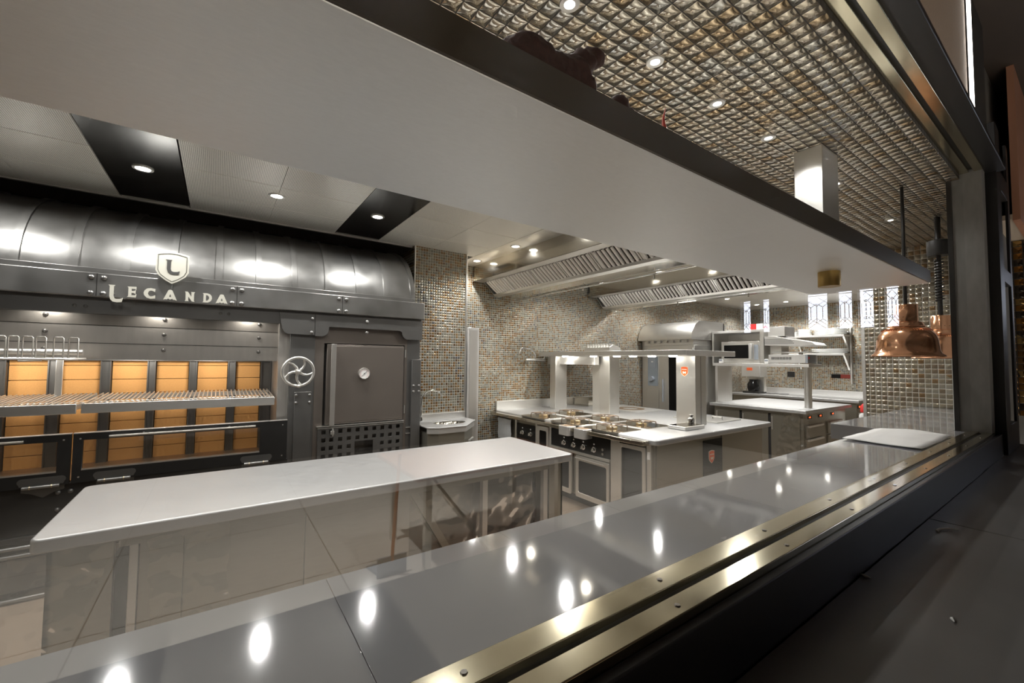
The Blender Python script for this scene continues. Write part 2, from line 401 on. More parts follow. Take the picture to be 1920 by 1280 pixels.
# ================================================================== LIGHT FIXTURES
def downlight_proto(name, lensm, power, r=.04, spot=150, loc=(0, 0, 0), label='', group=None, color=(1, .985, .955), size=.028):
    t = thing(name, label, 'light', loc, group)
    x, y, z = loc
    build('trim_ring', MB().lathe([(r, 0), (r + .002, -.006), (r + .018, -.006), (r + .02, 0)], loc, 'Z', 24, cap=False), 'steel', t, smooth=40)
    build('lens', MB().lathe([(r, -.001), (r, -.004)], loc, 'Z', 20), lensm, t)
    lamp('SPOT', 'bulb', (x, y, z - .03), power, color, (x, y, 0), size, spot, .5, t)
    return t
P_ = 34
LK = [((-1.285, 3.79, CZ), 'leftmost ceiling downlight above the grill, out past the frame edge'), ((-.474, 3.79, CZ), 'bright downlight in the left dark ceiling strip above the shield emblem'),
      ((.337, 3.79, CZ), 'bright downlight in the perforated ceiling between the two dark strips'), ((1.144, 3.79, CZ), 'bright downlight in the right dark ceiling strip above the vaulted hood end')]
d0 = downlight_proto('downlight', 'lens', P_, loc=LK[0][0], label=LK[0][1], group='downlights over the grill')
for p, l in LK[1:]: dup(d0, p, label=l)
di = downlight_proto('downlight', 'lens', 15, loc=(-1.285, 2.3, CZ), label='added fill downlight above the island, hidden from the pass by the canopy', group='added downlights over the island', size=.02)  # unseen row added as fill light for the kitchen
for x in (-.474, .337, 1.144): dup(di, (x, 2.3, CZ))
for p, l in [((2.72, 4.70, CZ), 'steel-ceiling downlight nearest the tiled pier'), ((2.72, 3.83, CZ), 'steel-ceiling downlight one place out from the tiled pier'), ((2.72, 2.96, CZ), 'steel-ceiling downlight beside the first hood, nearest the canopy')]:
    dup(d0, p, label=l)['group'] = 'downlights beside the first extraction hood'
FL = [((4.42, 4.15), 'downlight between the two extraction hoods, nearer the tiled wall'), ((4.42, 3.2), 'downlight between the two extraction hoods, nearer the canopy'), ((4.42, 2.2), 'added fill downlight between the two extraction hoods, hidden above the canopy edge'),  # last one on this line added to brighten the cooking suite
      ((6.3, 4.3), 'added fill downlight just right of the second hood, nearest the tiled wall'), ((6.3, 3.0), 'added fill downlight just right of the second hood, over the prep counter corner'), ((8.4, 4.4), 'far ceiling downlight above the passage before the right wall'), ((8.15, 3.4), 'far ceiling downlight over the prep counter'),  # first two on this line added to brighten the cooking area
      ((9.75, 4.45), 'far ceiling downlight in the corner by the right wall'), ((9.7, 3.85), 'far ceiling downlight in the middle of the right wall row'), ((9.75, 3.2), 'far ceiling downlight above the plate shelves'), ((8.2, 2.3), 'far ceiling downlight over the prep counter drawers'), ((5.4, 1.75), 'ceiling downlight by the tiled partition')]
d1 = downlight_proto('downlight', 'lens', 48, loc=(*FL[0][0], CZ), label=FL[0][1], group='downlights in the far steel ceiling')
for p, l in FL[1:]: dup(d1, (*p, CZ), label=l)
m0 = downlight_proto('downlight', 'lens2', 7, r=.018, loc=(1.0, 1.085, CZ), size=.025, label='tiny mosaic-ceiling downlight at the top edge of the view, nearest the black hide', group='tiny downlights in the mosaic ceiling')
for x, l in ((1.5, 'tiny downlight in the mosaic ceiling above the red pepper'), (2.0, 'tiny downlight in the mosaic ceiling left of the duct, farthest of three'), (2.549, 'tiny downlight in the mosaic ceiling left of the duct, middle of three'), (2.974, 'tiny downlight in the mosaic ceiling right beside the duct top'),
             (.45, 'tiny mosaic-ceiling downlight over the left part of the canopy'), (-.1, 'tiny mosaic-ceiling downlight over the far left of the canopy'), (-.7, 'tiny mosaic-ceiling downlight past the left frame edge'), (3.6, 'tiny mosaic-ceiling downlight beyond the duct'), (4.9, 'tiny mosaic-ceiling downlight near the tiled partition')):
    dup(m0, (x, 1.085, CZ), label=l)
# dining room: unseen spots added to brighten the boarded floor for its reflection and bounce
for (x, y, p) in ((.1, -2.5, 780), (2.2, -2.2, 160), (4.0, -2.4, 130), (.5, -4.2, 150), (3, -4.4, 120), (6.3, -1.6, 260)):  # last spot added to brighten the wood bulkhead
    t = thing('added_spot', 'added unseen spot brightening the dining side', 'light', (x, y, 3.9), 'added dining room spots')
    build('housing', MB().lathe([(.06, 0), (.06, .1)], (x, y, 3.9), 'Z', 20), 'frame', t)
    lamp('SPOT', 'bulb', (x, y, 3.86), p, (1, .97, .92), (x, y, 0), .06, 75, .5, t)

# ================================================================== GRILL OVEN FACADE
G = thing('grill_oven', 'big blackened-steel charcoal grill and oven wall with riveted vaulted hood', 'oven', (0, 4.4, 0))
GX0 = -2.4
# vault: quarter-round barrel from the beam back to the ceiling
prof = [(4.15, 2.19), (4.152, 2.25), (4.17, 2.33), (4.205, 2.42), (4.255, 2.50), (4.32, 2.58), (4.40, 2.65), (4.50, 2.715), (4.62, 2.775), (4.76, 2.825), (4.95, 2.87)]
pi_ = [(4.95, 2.19)]
build('vaulted_hood', MB().prism([(GX0, y, z) for y, z in prof + pi_], (1.655 - GX0, 0, 0)), 'oven', G, smooth=30)
def offs(pr, d):
    out = []
    for i, (y, z) in enumerate(pr):
        a = pr[max(0, i - 1)]; b = pr[min(len(pr) - 1, i + 1)]; t = Vector((b[0] - a[0], b[1] - a[1])).normalized(); out.append((y - t.y * d, z + t.x * d))
    return out
ro = offs(prof, .012)
for x0, x1 in ((-2.26, -2.22), (-1.99, -1.95), (-1.71, -1.67), (-1.43, -1.39), (-1.155, -1.115), (-.88, -.835), (-.605, -.56), (-.33, -.29), (-.045, 0), (.236, .278), (.51, .553), (.786, .823), (1.062, 1.106), (1.335, 1.379), (1.615, 1.66)):
    build('hood_rib', MB().prism([(x0, y, z) for y, z in ro + prof[::-1]], (x1 - x0, 0, 0)), 'oven', G, smooth=30)
build('hood_foot_strip', B(GX0, 1.66, 4.138, 4.152, 2.19, 2.232), 'oven', G, bevel=.003)
build('cornice_beam', B(GX0, 1.75, 4.10, 4.6, 2.02, 2.192), 'oven', G, bevel=.006)
for x in (-.728, .104, -1.56, .93): build('beam_seam', B(x, x + .004, 4.0985, 4.10, 2.025, 2.188), 'black', G)
build('under_beam', MB().box(GX0, .43, 4.15, 4.19, 1.905, 2.02).box(.43, 1.742, 4.15, 4.6, 1.905, 2.02).box(GX0, .43, 4.30, 4.6, 1.91, 2.02), 'ovenb', G)
for x in (-1.585, -1.52, -.755, -.69, .075, .138, .90, .965):
    for z in (2.158, 2.046):
        mb = MB(); rivet(mb, (x, 4.10, z), r=.019); build('rivet', mb, 'oven', G, smooth=50)
for (x, y, z) in ((-.84, 4.15, 1.955), (-.785, 4.15, 1.955), (-.0, 4.15, 1.96), (.055, 4.15, 1.96), (1.17, 4.1, 1.955)):
    mb = MB(); rivet(mb, (x, y, z), r=.012); build('rivet', mb, 'ovenb', G, smooth=50)
# heat shield behind the beam, over the fire bay
build('heat_shield', B(GX0, .43, 4.3, 4.33, 1.575, 1.91), 'ovenw', G)
build('shield_seams', MB().box(GX0, .43, 4.2985, 4.3, 1.828, 1.832).box(GX0, .43, 4.2985, 4.3, 1.695, 1.699), 'black', G)
for x in (-1.66, -1.01, -.361, .285):
    for z in (1.895, 1.775, 1.652):
        mb = MB(); rivet(mb, (x, 4.3, z), r=.015); build('rivet', mb, 'ovenb', G, smooth=50)
# scalloped brackets under the beam
sc = [(.435, 1.915), (.445, 1.86)] + arc(.50, 1.865, .05, 190, 270, 6) + [(.52, 1.815), (.705, 1.812)]
flat('bracket_plate', [[(p[0], p[1]) for p in [(.42, 2.0)] + sc + [(.705, 2.0)]]], .02, YP(0, 4.14, 0), 'ovenb', G)
flat('bracket_plate', [[(.709, 2.0), (.709, 1.805)] + arc(.76, 1.868, .065, 265, 350, 6) + [(.83, 1.895), (1.50, 1.89)] + arc(1.60, 1.875, .075, 180, 250, 5) + [(1.60, 1.805), (1.744, 1.805), (1.744, 2.0)]], .02, YP(0, 4.14, 0), 'ovenb', G)
for x, z in ((.685, 1.96), (.68, 1.835), (1.17, 1.965), (1.17, 1.855)):
    mb = MB(); rivet(mb, (x, 4.13, z), r=.016); build('rivet', mb, 'castalu' if x > 1 and z > 1.9 else 'oven', G, smooth=50)
for z in (2.15, 2.05, 1.96, 1.84):
    mb = MB(); rivet(mb, (1.75 if z > 2 else 1.744, 4.2, z), 'X', .014); build('rivet', mb, 'oven', G, smooth=50)
# fire bay
build('bay_back', B(GX0, .45, 4.80, 4.86, .2, 1.9), 'void', G)
build('bay_side', B(.43, .50, 4.2, 4.8, .7, 1.915), 'ovenw', G, bevel=.002)
build('bay_top_rail', B(GX0, .43, 4.70, 4.80, 1.565, 1.60), 'ovenb', G)
bays = [(-1.93, -1.72), (-1.61, -1.39), (-1.288, -1.084), (-1.005, -.788), (-.717, -.499), (-.436, -.215), (-.15, .071), (.138, .334)]
for x0, x1 in bays:
    bm_ = MB(); z = .72
    while z < 1.56:
        z1 = min(z + .115, 1.568); bm_.box(x0, x1, 4.75, 4.80, z + .002, z1 - .002); z += .115
    build('firebrick_panel', bm_, 'brick', G, bevel=.002)
for (a, b), (c_, d) in zip(bays, bays[1:] + [(.43, .43)]):
    pb = MB().box(b + .004, c_ - .004, 4.725, 4.80, .7, 1.57); pb.box(b + .004, b + .012, 4.71, 4.73, .7, 1.57); pb.box(c_ - .012, c_ - .004, 4.71, 4.73, .7, 1.57)
    build('brick_post', pb, 'ovenb', G)
build('ember_bed', MB().box(GX0, .43, 4.15, 4.75, .70, .74), 'burnt', G)
build('lift_bar', B(-.99, -.952, 4.50, 4.515, 1.2, 1.60), 'steel', G, bevel=.002)
for x in (-1.6, -1.0, -.4, .2):
    gl = build('shield_lamp', B(x - .03, x + .03, 4.205, 4.235, 1.985, 2.018), 'lens2', G)
    lamp('SPOT', 'bulb', (x, 4.235, 1.975), 3.2, (1, .92, .82), (x, 4.28, 1.3), .02, 160, .6, gl)
for x in (-1.7, -1.15, -.6, -.05):
    gl = build('bay_lamp', B(x - .06, x + .06, 4.37, 4.40, 1.68, 1.70), 'lens2', G)
    lamp('AREA', 'bulb', (x, 4.385, 1.67), 2.0, (1, .93, .84), (x, 4.75, 1.35), .15, parent=gl)
# base
build('base_front', B(GX0, .52, 4.12, 4.2, .42, .73), 'black', G, bevel=.003)
bz = MB(); bz.box(GX0, .52, 4.16, 4.25, 0, .42)
bz.box(GX0, .52, 4.09, 4.16, .385, .42)
build('base_cabinet', bz, 'black', G, bevel=.003)
for z in (.35, .30, .02, -.0):
    if z > 0: build('base_rail', MB().tube([(GX0, 4.10, z), (.52, 4.10, z)], .014, 10), 'oven', G, smooth=60)
build('base_panel', B(GX0, .52, 4.13, 4.16, .06, .27), 'ovenb', G, bevel=.004)
for x in (-.86, -.80, -.26, -.2, .36, .42):
    for z in (.675, .56):
        mb = MB(); rivet(mb, (x, 4.12, z), r=.016); build('rivet', mb, 'ovenb', G, smooth=50)
# drop-down glass doors
def gdoor(x0, x1, wx0, wx1, hx):
    fr = flat('glass_door', [rrect(x0, x1, .732, 1.068, .006, 2), [(wx0, .822), (wx1, .822), (wx1, 1.02), (wx0, 1.02)]], .03, YP(0, 4.10, 0), 'ovenk', G)
    build('door_top_edge', B(x0, x1, 4.078, 4.118, 1.066, 1.072), 'steelh', fr, bevel=.001)
    build('pane', B(wx0 - .005, wx1 + .005, 4.105, 4.11, .817, 1.025), 'doorglass', fr)
    build('pane_sill', B(wx0, wx1, 4.082, 4.1, .815, .823), 'steel', fr)
    build('handle', MB().tube([(hx[0], 4.05, 1.04), (hx[1], 4.05, 1.04)], .008, 10).tube([(hx[0] + .18, 4.09, 1.045), (hx[0] + .18, 4.05, 1.04)], .007, 8).tube([(hx[1] - .18, 4.09, 1.045), (hx[1] - .18, 4.05, 1.04)], .007, 8), 'steel', fr, smooth=60)
    for x in (x0 + .035, x1 - .035):
        for z in (.77, 1.03): build('screw', MB().lathe([(.006, 0), (.005, .003)], (x, 4.085, z), '-Y', 10), 'steel', fr)
    for cx in ([x0 + .22, x1 - .22] if x1 > 0 else [-.93, -1.9]):
        h = MB().tube([(cx - .085, 4.066, .735), (cx + .085, 4.066, .735)], .0105, 10)
        hg = build('hinge', h, 'oven', fr, smooth=60)
        for q_ in (-.05, .05): build('hinge_ring', MB().tube([(cx + q_ - .002, 4.066, .735), (cx + q_ + .002, 4.066, .735)], .012, 10), 'brassb', fr)
        pl = [(cx - .1, 0)] + arc(cx - .09, .03, .022, 230, 90, 6) + arc(cx + .09, .03, .022, 90, -50, 6) + [(cx + .1, 0)]
        flat('hinge_plate', [pl], .005, YP(0, 4.0825, .742), 'ovenb', fr)
        pl2 = [(cx - .1, 0), (cx - .1, -.03), (cx - .05, -.045), (cx, -.075), (cx + .05, -.045), (cx + .1, -.03), (cx + .1, 0)]
        flat('hinge_plate', [pl2], .005, YP(0, 4.1165, .728), 'ovenb', fr)
gdoor(-.795, .505, -.748, .305, (-.61, .27))
gdoor(-2.2, -.805, -1.9, -.868, (-2.0, -1.015))
# pillar with hand wheel
build('wheel_pillar', MB().box(.515, .72, 4.17, 4.6, 0, 1.91).box(.56, .70, 4.155, 4.17, 0, 1.30), 'ovenb', G, bevel=.003)
build('pillar_edge', B(.50, .515, 4.2, 4.6, 0, 1.91), 'ovenw', G)
for x in (.575, .685):
    for z in (1.27, 1.205):
        mb = MB(); rivet(mb, (x, 4.155, z), r=.014); build('rivet', mb, 'oven', G, smooth=50)
wc = Vector((.567, 4.02, 1.485))
wh = build('hand_wheel', MB().tube([wc + Vector((.122 * math.cos(a * PI / 20), 0, .122 * math.sin(a * PI / 20))) for a in range(40)], .0125, 10, True), 'castalu', G, smooth=60)
for k in range(5):
    a = PI / 2 + .35 + k * 2 * PI / 5
    pts = [wc + Vector((r * math.cos(a + cv), 0.004, r * math.sin(a + cv))) for r, cv in ((.015, 0), (.045, .05), (.075, .2), (.1, .38), (.118, .5))]
    build('spoke', MB().tube(pts, [.013, .011, .0095, .010, .012], 8), 'castalu', wh, smooth=60)
build('wheel_hub', MB().lathe([(.026, -.02), (.026, .008), (.018, .016), (.0175, .03), (.010, .036), (.0005, .038)], wc, '-Y', 20), 'castalu', wh, smooth=50)
build('wheel_axle', MB().lathe([(.016, 0), (.016, .15)], wc, 'Y', 12), 'castalu', wh)
build('wheel_knob', MB().tube([wc + Vector((0, 0, -.122)), wc + Vector((0, -.05, -.122))], .013, 10).ell(wc + Vector((0, -.055, -.122)), (.016, .016, .016), 2), 'castalu', wh, smooth=60)
# oven section
flat('oven_surround', [[(.722, .0), (1.60, .0), (1.60, 1.81), (.722, 1.81)], [(.80, .60), (.80, 1.745), (1.575, 1.745), (1.575, .60)]], .04, YP(0, 4.2, 0), 'ovend', G)
build('oven_core', B(.72, 1.6, 4.3, 4.6, 0, 1.81), 'ovenb', G)
build('oven_lintel', B(.72, 1.60, 4.185, 4.3, 1.81, 1.91), 'ovend', G)
od = build('oven_door', B(.822, 1.563, 4.165, 4.20, .99, 1.735), 'ovend', G, bevel=.004)
build('door_face', B(.885, 1.55, 4.158, 4.166, 1.01, 1.722), 'ovend', od, bevel=.003)
build('door_handle', MB().box(.868, .888, 4.09, 4.165, .99, 1.735).box(.845, .888, 4.085, 4.095, .99, 1.735), 'ovenw', od, bevel=.002)
build('door_hinge', MB().lathe([(.008, 0), (.008, .08)], (1.578, 4.17, 1.62), 'Z', 10).lathe([(.008, 0), (.008, .08)], (1.578, 4.17, 1.05), 'Z', 10), 'ovenw', od)
th = build('thermometer', MB().lathe([(.055, 0), (.055, .03), (.052, .034), (.047, .034), (.047, .028)], (1.157, 4.158, 1.46), '-Y', 32), 'steel', od, smooth=40)
# inside vent
vd_holes = []
for i in range(10):
    for j in range(5):
        cx = .812 + i * .079 - (.012 if i else 0); cz = .925 - j * .075
        if 4 <= i <= 6 and j in (2, 3, 4): continue
        vd_holes.append([(cx - .019, cz - .019), (cx + .019, cz - .019), (cx + .019, cz + .019), (cx - .019, cz + .019)])
vd = flat('vent_door', [[(.762, .56), (1.56, .56), (1.56, .958), (.762, .958)], [(1.09, .57), (1.265, .57), (1.265, .815), (1.09, .815)]] + vd_holes, .012, YP(0, 4.16, 0), 'ovenb', G)
build('vent_door_edge', MB().box(.758, 1.566, 4.145, 4.17, .958, .966).box(.752, 1.57, 4.14, 4.18, .974, .982), 'steel', vd)
build('latch', MB().box(.868, .90, 4.13, 4.155, .90, .935).box(.88, .892, 4.12, 4.15, .885, .955), 'castalu', vd, bevel=.003)
build('right_pillar', MB().box(1.60, 1.742, 4.18, 4.6, 0, 1.81), 'ovenb', G, bevel=.003)
build('pillar_cover', B(1.645, 1.745, 4.15, 4.18, .3, 1.60), 'ovenb', G, bevel=.003)
for x in (1.665, 1.725):
    for z in (1.33, 1.27):
        mb = MB(); rivet(mb, (x, 4.15, z), r=.013); build('rivet', mb, 'oven', G, smooth=50)
build('pillar_bars', MB().box(1.60, 1.645, 4.16, 4.18, .90, .905).box(1.60, 1.645, 4.16, 4.18, .84, .845), 'steel', G)
# thermometer dial
dl = build('dial', MB().lathe([(.047, 0), (.047, .002)], (1.157, 4.13, 1.46), '-Y', 28), 'white', th)
tk = MB()
for k in range(19):
    a = math.radians(225 - k * 15); r0 = .034 if k % 3 else .029
    tk.tube([(1.157 + r0 * math.cos(a), 4.1275, 1.46 + r0 * math.sin(a)), (1.157 + .042 * math.cos(a), 4.1275, 1.46 + .042 * math.sin(a))], .0008, 4)
build('dial_marks', tk, 'redbox', th)
build('needle', MB().tube([(1.133, 4.126, 1.436), (1.185, 4.126, 1.487)], .0013, 5).lathe([(.005, 0), (.005, .003)], (1.157, 4.128, 1.46), '-Y', 10), 'black', th)

# lettering and shield
sg = thing('lettering_sign', 'cream metal letters spelling LECANDA fixed along the black cornice', 'sign', (-.3, 4.07, 2.0))
def q(pts, sx, sz, ox, oz): return [(ox + p[0] * sx, oz + p[1] * sz) for p in pts]
LET = {
 'L': [[(-.08, 1), (.42, 1), (.34, .92), (.33, .34), (.4, .2), (.56, .15), (.86, .17), (1.06, .24), (.98, -.02), (.6, -.05), (.3, -.02), (.12, .1), (.03, .3), (.03, .92)]],
 'E': [[(0, 0), (.96, -.02), (1, .33), (.86, .2), (.48, .19), (.48, .42), (.78, .40), (.92, .30), (.92, .74), (.78, .62), (.48, .6), (.48, .82), (.86, .82), (1, .7), (.98, 1.03), (0, 1), (.14, .9), (.14, .1)]],
 'C': [[(1, .97), (.97, .66), (.8, .76), (.6, .8), (.42, .7), (.34, .5), (.42, .3), (.6, .2), (.8, .25), (.98, .36), (1, .04), (.6, -.03), (.25, .05), (.02, .3), (-.03, .52), (.06, .78), (.28, .97), (.6, 1.03)]],
 'A': [[(0, -.02), (.36, .98), (.48, 1.03), (.64, .98), (1, -.02), (.86, .04), (.72, .02), (.66, .14), (.5, .02), (.34, .14), (.28, .02), (.14, .04)], [(.42, .3), (.58, .3), (.5, .62)]],
 'N': [[(0, 0), (.1, .1), (.08, .9), (0, 1), (.3, 1), (.66, .5), (.66, .9), (.6, 1), (1, 1), (.92, .9), (.92, .1), (1, -.03), (.72, 0), (.36, .5), (.36, .1), (.44, 0)]],
 'D': [[(0, 0), (.1, .1), (.1, .9), (0, 1), (.5, 1.01), (.8, .92), (.98, .7), (1, .45), (.88, .18), (.6, .01), (.4, 0)], [(.36, .2), (.36, .8), (.52, .8), (.66, .68), (.7, .5), (.64, .32), (.5, .2)]],
}
for ch, x0, x1, z0, z1 in (('L', -.652, -.583, 1.992, 2.108), ('E', -.558, -.508, 2.030, 2.105), ('C', -.466, -.402, 2.030, 2.105), ('A', -.356, -.276, 2.030, 2.105), ('N', -.23, -.168, 2.030, 2.103), ('D', -.12, -.06, 2.03, 2.102), ('A', -.036, .044, 2.03, 2.102)):
    flat('letter', [q(lp, x1 - x0, z1 - z0, x0, z0) for lp in LET[ch]], .012, YP(0, 4.055, 0), 'cream', sg)
    build('letter_pin', MB().tube([((x0 * .7 + x1 * .3), 4.06, z0 + .03 if ch != 'L' else z0 + .06), ((x0 * .7 + x1 * .3), 4.099, z0 + .03 if ch != 'L' else z0 + .06)], .003, 6), 'steel', sg)
def shield(cx, cz, w_, h_, n=6):
    hw = w_ / 2
    top = [(cx - hw + w_ * i / 8, cz + h_ * .44 + h_ * .06 * math.sin(PI * i / 8) * 1.2) for i in range(9)]
    return [(cx - hw, cz - h_ * .12), ] + [(x, z) for x, z in top] + [(cx + hw, cz - h_ * .12), (cx + hw * .82, cz - h_ * .27), (cx + hw * .4, cz - h_ * .42), (cx, cz - h_ * .52), (cx - hw * .4, cz - h_ * .42), (cx - hw * .82, cz - h_ * .27)]
sh = thing('shield_emblem', 'cream metal shield with a dark letter L standing on the cornice', 'sign', (-.31, 4.07, 2.14))
flat('shield_plate', [shield(-.31, 2.275, .196, .235)], .012, YP(0, 4.055, 0), 'cream', sh)
flat('shield_outline', [shield(-.31, 2.275, .172, .207), shield(-.31, 2.275, .167, .202)], .002, YP(0, 4.048, 0), 'black', sh)
flat('shield_letter', [q(LET['L'][0], .075, .105, -.345, 2.228)], .003, YP(0, 4.0475, 0), 'ovenb', sh)
build('shield_foot', MB().tube([(-.31, 4.06, 2.10), (-.31, 4.06, 2.16)], .004, 6).tube([(-.31, 4.06, 2.24), (-.31, 4.137, 2.24)], .006, 6), 'ovenb', sh)

# grates
def grate(label, x0, x1, zt, y0=4.02, y1=4.62):
    t = thing('grill_grate', label, 'grill grate', ((x0 + x1) / 2, (y0 + y1) / 2, zt - .06))
    build('front_bar', MB().box(x0, x1, y0 - .012, y0, zt - .065, zt + .002), 'steel', t, bevel=.003)
    build('side_bar', MB().box(x0, x0 + .012, y0, y1, zt - .04, zt - .006), 'steel', t); build('side_bar', MB().box(x1 - .012, x1, y0, y1, zt - .04, zt - .006), 'steel', t)
    build('back_bar', MB().box(x0, x1, y1 - .012, y1, zt - .02, zt + .02), 'steel', t)
    r = MB(); n = int((x1 - x0) / .028)
    for i in range(n + 1):
        x = x0 + .008 + i * (x1 - x0 - .016) / n; r.tube([(x, y0, zt), (x, y1 - .004, zt + .032), (x, y1 - .004, zt - .005)], .0052, 6)
    build('bars', r, 'steel', t, smooth=60)
    build('cross_rod', MB().tube([(x0, 4.3, zt - .012), (x1, 4.3, zt - .012)], .005, 6), 'steel', t)
    return t
grate('right wide slatted steel grill grate over the firebricks', -.752, .395, 1.275)
grate('left slatted steel grill grate below the rod rack', -2.0, -.775, 1.275)
t = thing('rod_rack', 'steel rack of upright bent rods hanging over the left grate', 'rack', (-1.3, 4.1, 1.57))
build('tube_bar', MB().tube([(-2.0, 4.05, 1.625), (-.765, 4.05, 1.625)], .019, 14), 'steel', t, smooth=60)
build('tray_rim', MB().tube([(-2.0, 3.96, 1.578), (-.83, 3.96, 1.578), (-.765, 4.12, 1.582)], .006, 6).tube([(-2, 4.12, 1.582), (-.765, 4.12, 1.582)], .005, 6), 'steel', t, smooth=60)
sl = MB()
for k in range(9): sl.tube([(-2, 3.98 + k * .016, 1.576), (-.80, 3.98 + k * .016, 1.576)], .003, 5)
build('tray_rods', sl, 'steel', t)
for x in (-1.66, -1.57, -1.48, -1.39, -1.30, -1.21, -1.125, -1.07, -1.008, -.95, -.87, -.80):
    y = 3.985
    build('bent_rod', MB().tube([(x - .022, y, 1.58), (x - .022, y, 1.715), (x - .016, y, 1.722), (x + .016, y + .004, 1.722), (x + .022, y + .004, 1.715), (x + .022, y + .004, 1.585)], .0048, 6), 'steel', t, smooth=60)
build('hanger', MB().box(-.99, -.955, 4.06, 4.075, 1.57, 1.60).tube([(-1.05, 4.0, 1.565), (-.95, 4.02, 1.572)], .008, 8).box(-.985, -.965, 4.06, 4.3, 1.605, 1.612), 'steel', t)

# ================================================================== ISLAND WORK TABLE
I = thing('island_counter', 'long steel island worktable with rounded light top in front of the grill', 'counter', (.83, 2.78, 0))
build('worktop', slab(-.565, 2.235, 2.355, 3.19, .845, .90, .035), 'top', I, bevel=.008, seg=3)
build('under_frame', MB().box(-.32, 2.06, 2.44, 2.47, .79, .845).box(-.50, 2.18, 3.05, 3.1, .79, .845).box(-.52, -.50, 2.47, 3.1, .79, .845), 'warm', I)
build('end_panel', MB().box(-.53, -.335, 2.44, 2.46, .05, .845).box(-.53, -.515, 2.44, 3.1, .05, .845), 'warm', I)
build('end_panel', MB().box(2.065, 2.195, 2.44, 2.46, .05, .845).box(2.18, 2.195, 2.44, 3.1, .05, .845), 'warm', I)
build('dark_recess', B(-.335, -.285, 2.50, 2.52, .05, .79), 'void', I)
build('corner_post', B(-.285, -.255, 2.44, 2.48, .05, .79), 'steel', I, bevel=.002)
for x0, x1 in ((-.25, -.10), (-.095, .40), (.405, .90)): build('front_panel', B(x0, x1, 2.445, 2.46, .05, .788), 'warm', I)
build('wide_post', B(.90, .975, 2.45, 2.49, .05, .79), 'warm', I)
for x in (1.49, 2.02): build('leg', B(x, x + .04, 2.45, 2.49, 0, .79), 'steel', I, bevel=.002)
build('brace', MB().prism([(.98, 2.462, .79), (1.03, 2.462, .79), (1.44, 2.462, .1), (1.39, 2.462, .1)], (0, .02, 0)), 'warm', I)
build('bottom_shelf', B(-.5, 2.18, 2.47, 3.1, .05, .08), 'warm', I)
build('back_panel', B(-.5, 2.18, 3.08, 3.1, .08, .79), 'warm', I)
for x in (-.5, 2.14): build('foot', MB().box(x, x + .04, 2.6, 2.64, 0, .05).box(x, x + .04, 3.0, 3.04, 0, .05), 'steel', I)

def film(name, label, fn, nu, nv, amp, seed, sc=7., cat='plastic film'):
    mb = MB(); V = []
    for i in range(nu + 1):
        row = []
        for j in range(nv + 1):
            p = Vector(fn(i / nu, j / nv)); n = noise.noise_vector(p * sc + Vector((seed, 0, 0))) + .45 * noise.noise_vector(p * sc * 2.9 + Vector((seed, 5, 0)))
            row.append(mb.v(p + n * amp))
        V.append(row)
    for i in range(nu):
        for j in range(nv): mb.bm.faces.new([V[i][j], V[i + 1][j], V[i + 1][j + 1], V[i][j + 1]])
    return build(name, mb, 'film', label=label, cat=cat, smooth=80)
film('plastic_film', 'clear plastic film hanging off the near left corner of the island table', lambda u, v: (-.60 + .30 * u * (1 - .5 * v) - .10 * v, 2.33 - .02 * u, .86 - .72 * v), 34, 60, .02, 1, 8)
film('plastic_film', 'clear plastic film hanging in folds just right of the dark gap of the island', lambda u, v: (-.22 + .28 * u + .04 * v, 2.40, .83 - .7 * v), 30, 50, .016, 4, 9)
film('plastic_film', 'creased clear plastic film stretched across the open bay of the island', lambda u, v: (1.0 + 1.0 * u, 2.53, .79 - .68 * v), 60, 46, .016, 9, 6)
film('plastic_film', 'crumpled clear plastic film hanging off the corner of the far prep counter', lambda u, v: (6.78 + .12 * u, 2.74 - .28 * u + .16 * v * (1 - u), .885 - .75 * v), 24, 50, .03, 14, 6)

# ================================================================== PASS COUNTER + GLAZING
Pc = thing('pass_counter', 'long grey polished steel pass counter running behind the glass', 'counter', (1, .74, 1.0))
xs_ = [-3.1, -1.05, .197, 1.445, 3.0]
build('worktop', MB().box(-3.19, .1955, .565, .935, 1.10, 1.15).box(.1965, 1.4445, .565, .935, 1.10, 1.15).box(1.4455, 3.80, .565, .935, 1.10, 1.15), 'pass', Pc, bevel=.0006)
build('apron', B(-3.19, 3.80, .58, .88, .98, 1.10), 'warm', Pc)
Pd = thing('side_slab', 'wide dark grey counter slab at the far right end of the pass', 'counter', (5, .93, 1.0))
build('worktop', B(3.815, 6.235, .63, 1.225, 1.04, 1.15), 'pass', Pd, bevel=.002)
build('worktop_front', B(3.803, 4.18, .565, .63, 1.10, 1.15), 'pass', Pd)
build('support_panel', B(4.4, 6.2, .66, 1.1, 0, 1.04), 'warm', Pd)
rail = thing('lower_window_track', 'polished brass double track along the foot of the pass window', 'window track', (1, .5, 1.08))
build('inner_rail', MB().box(-3.2, 4.195, .512, .565, 1.08, 1.158), 'brass', rail, bevel=.002)
build('outer_rail', MB().box(-3.2, 4.195, .445, .49, 1.08, 1.158), 'brass', rail, bevel=.002)
build('groove', B(-3.2, 4.195, .49, .512, 1.08, 1.145), 'black', rail)
ur = thing('upper_window_track', 'polished brass double track along the top of the pass window', 'window track', (1, .5, 2.9))
build('inner_rail', MB().box(-3.2, 4.195, .512, .56, 2.93, 3.0), 'brass', ur, bevel=.002)
build('outer_rail', MB().box(-3.2, 4.195, .445, .49, 2.93, 3.0), 'brass', ur, bevel=.002)
build('groove', B(-3.2, 4.195, .49, .512, 2.95, 3.0), 'black', ur)
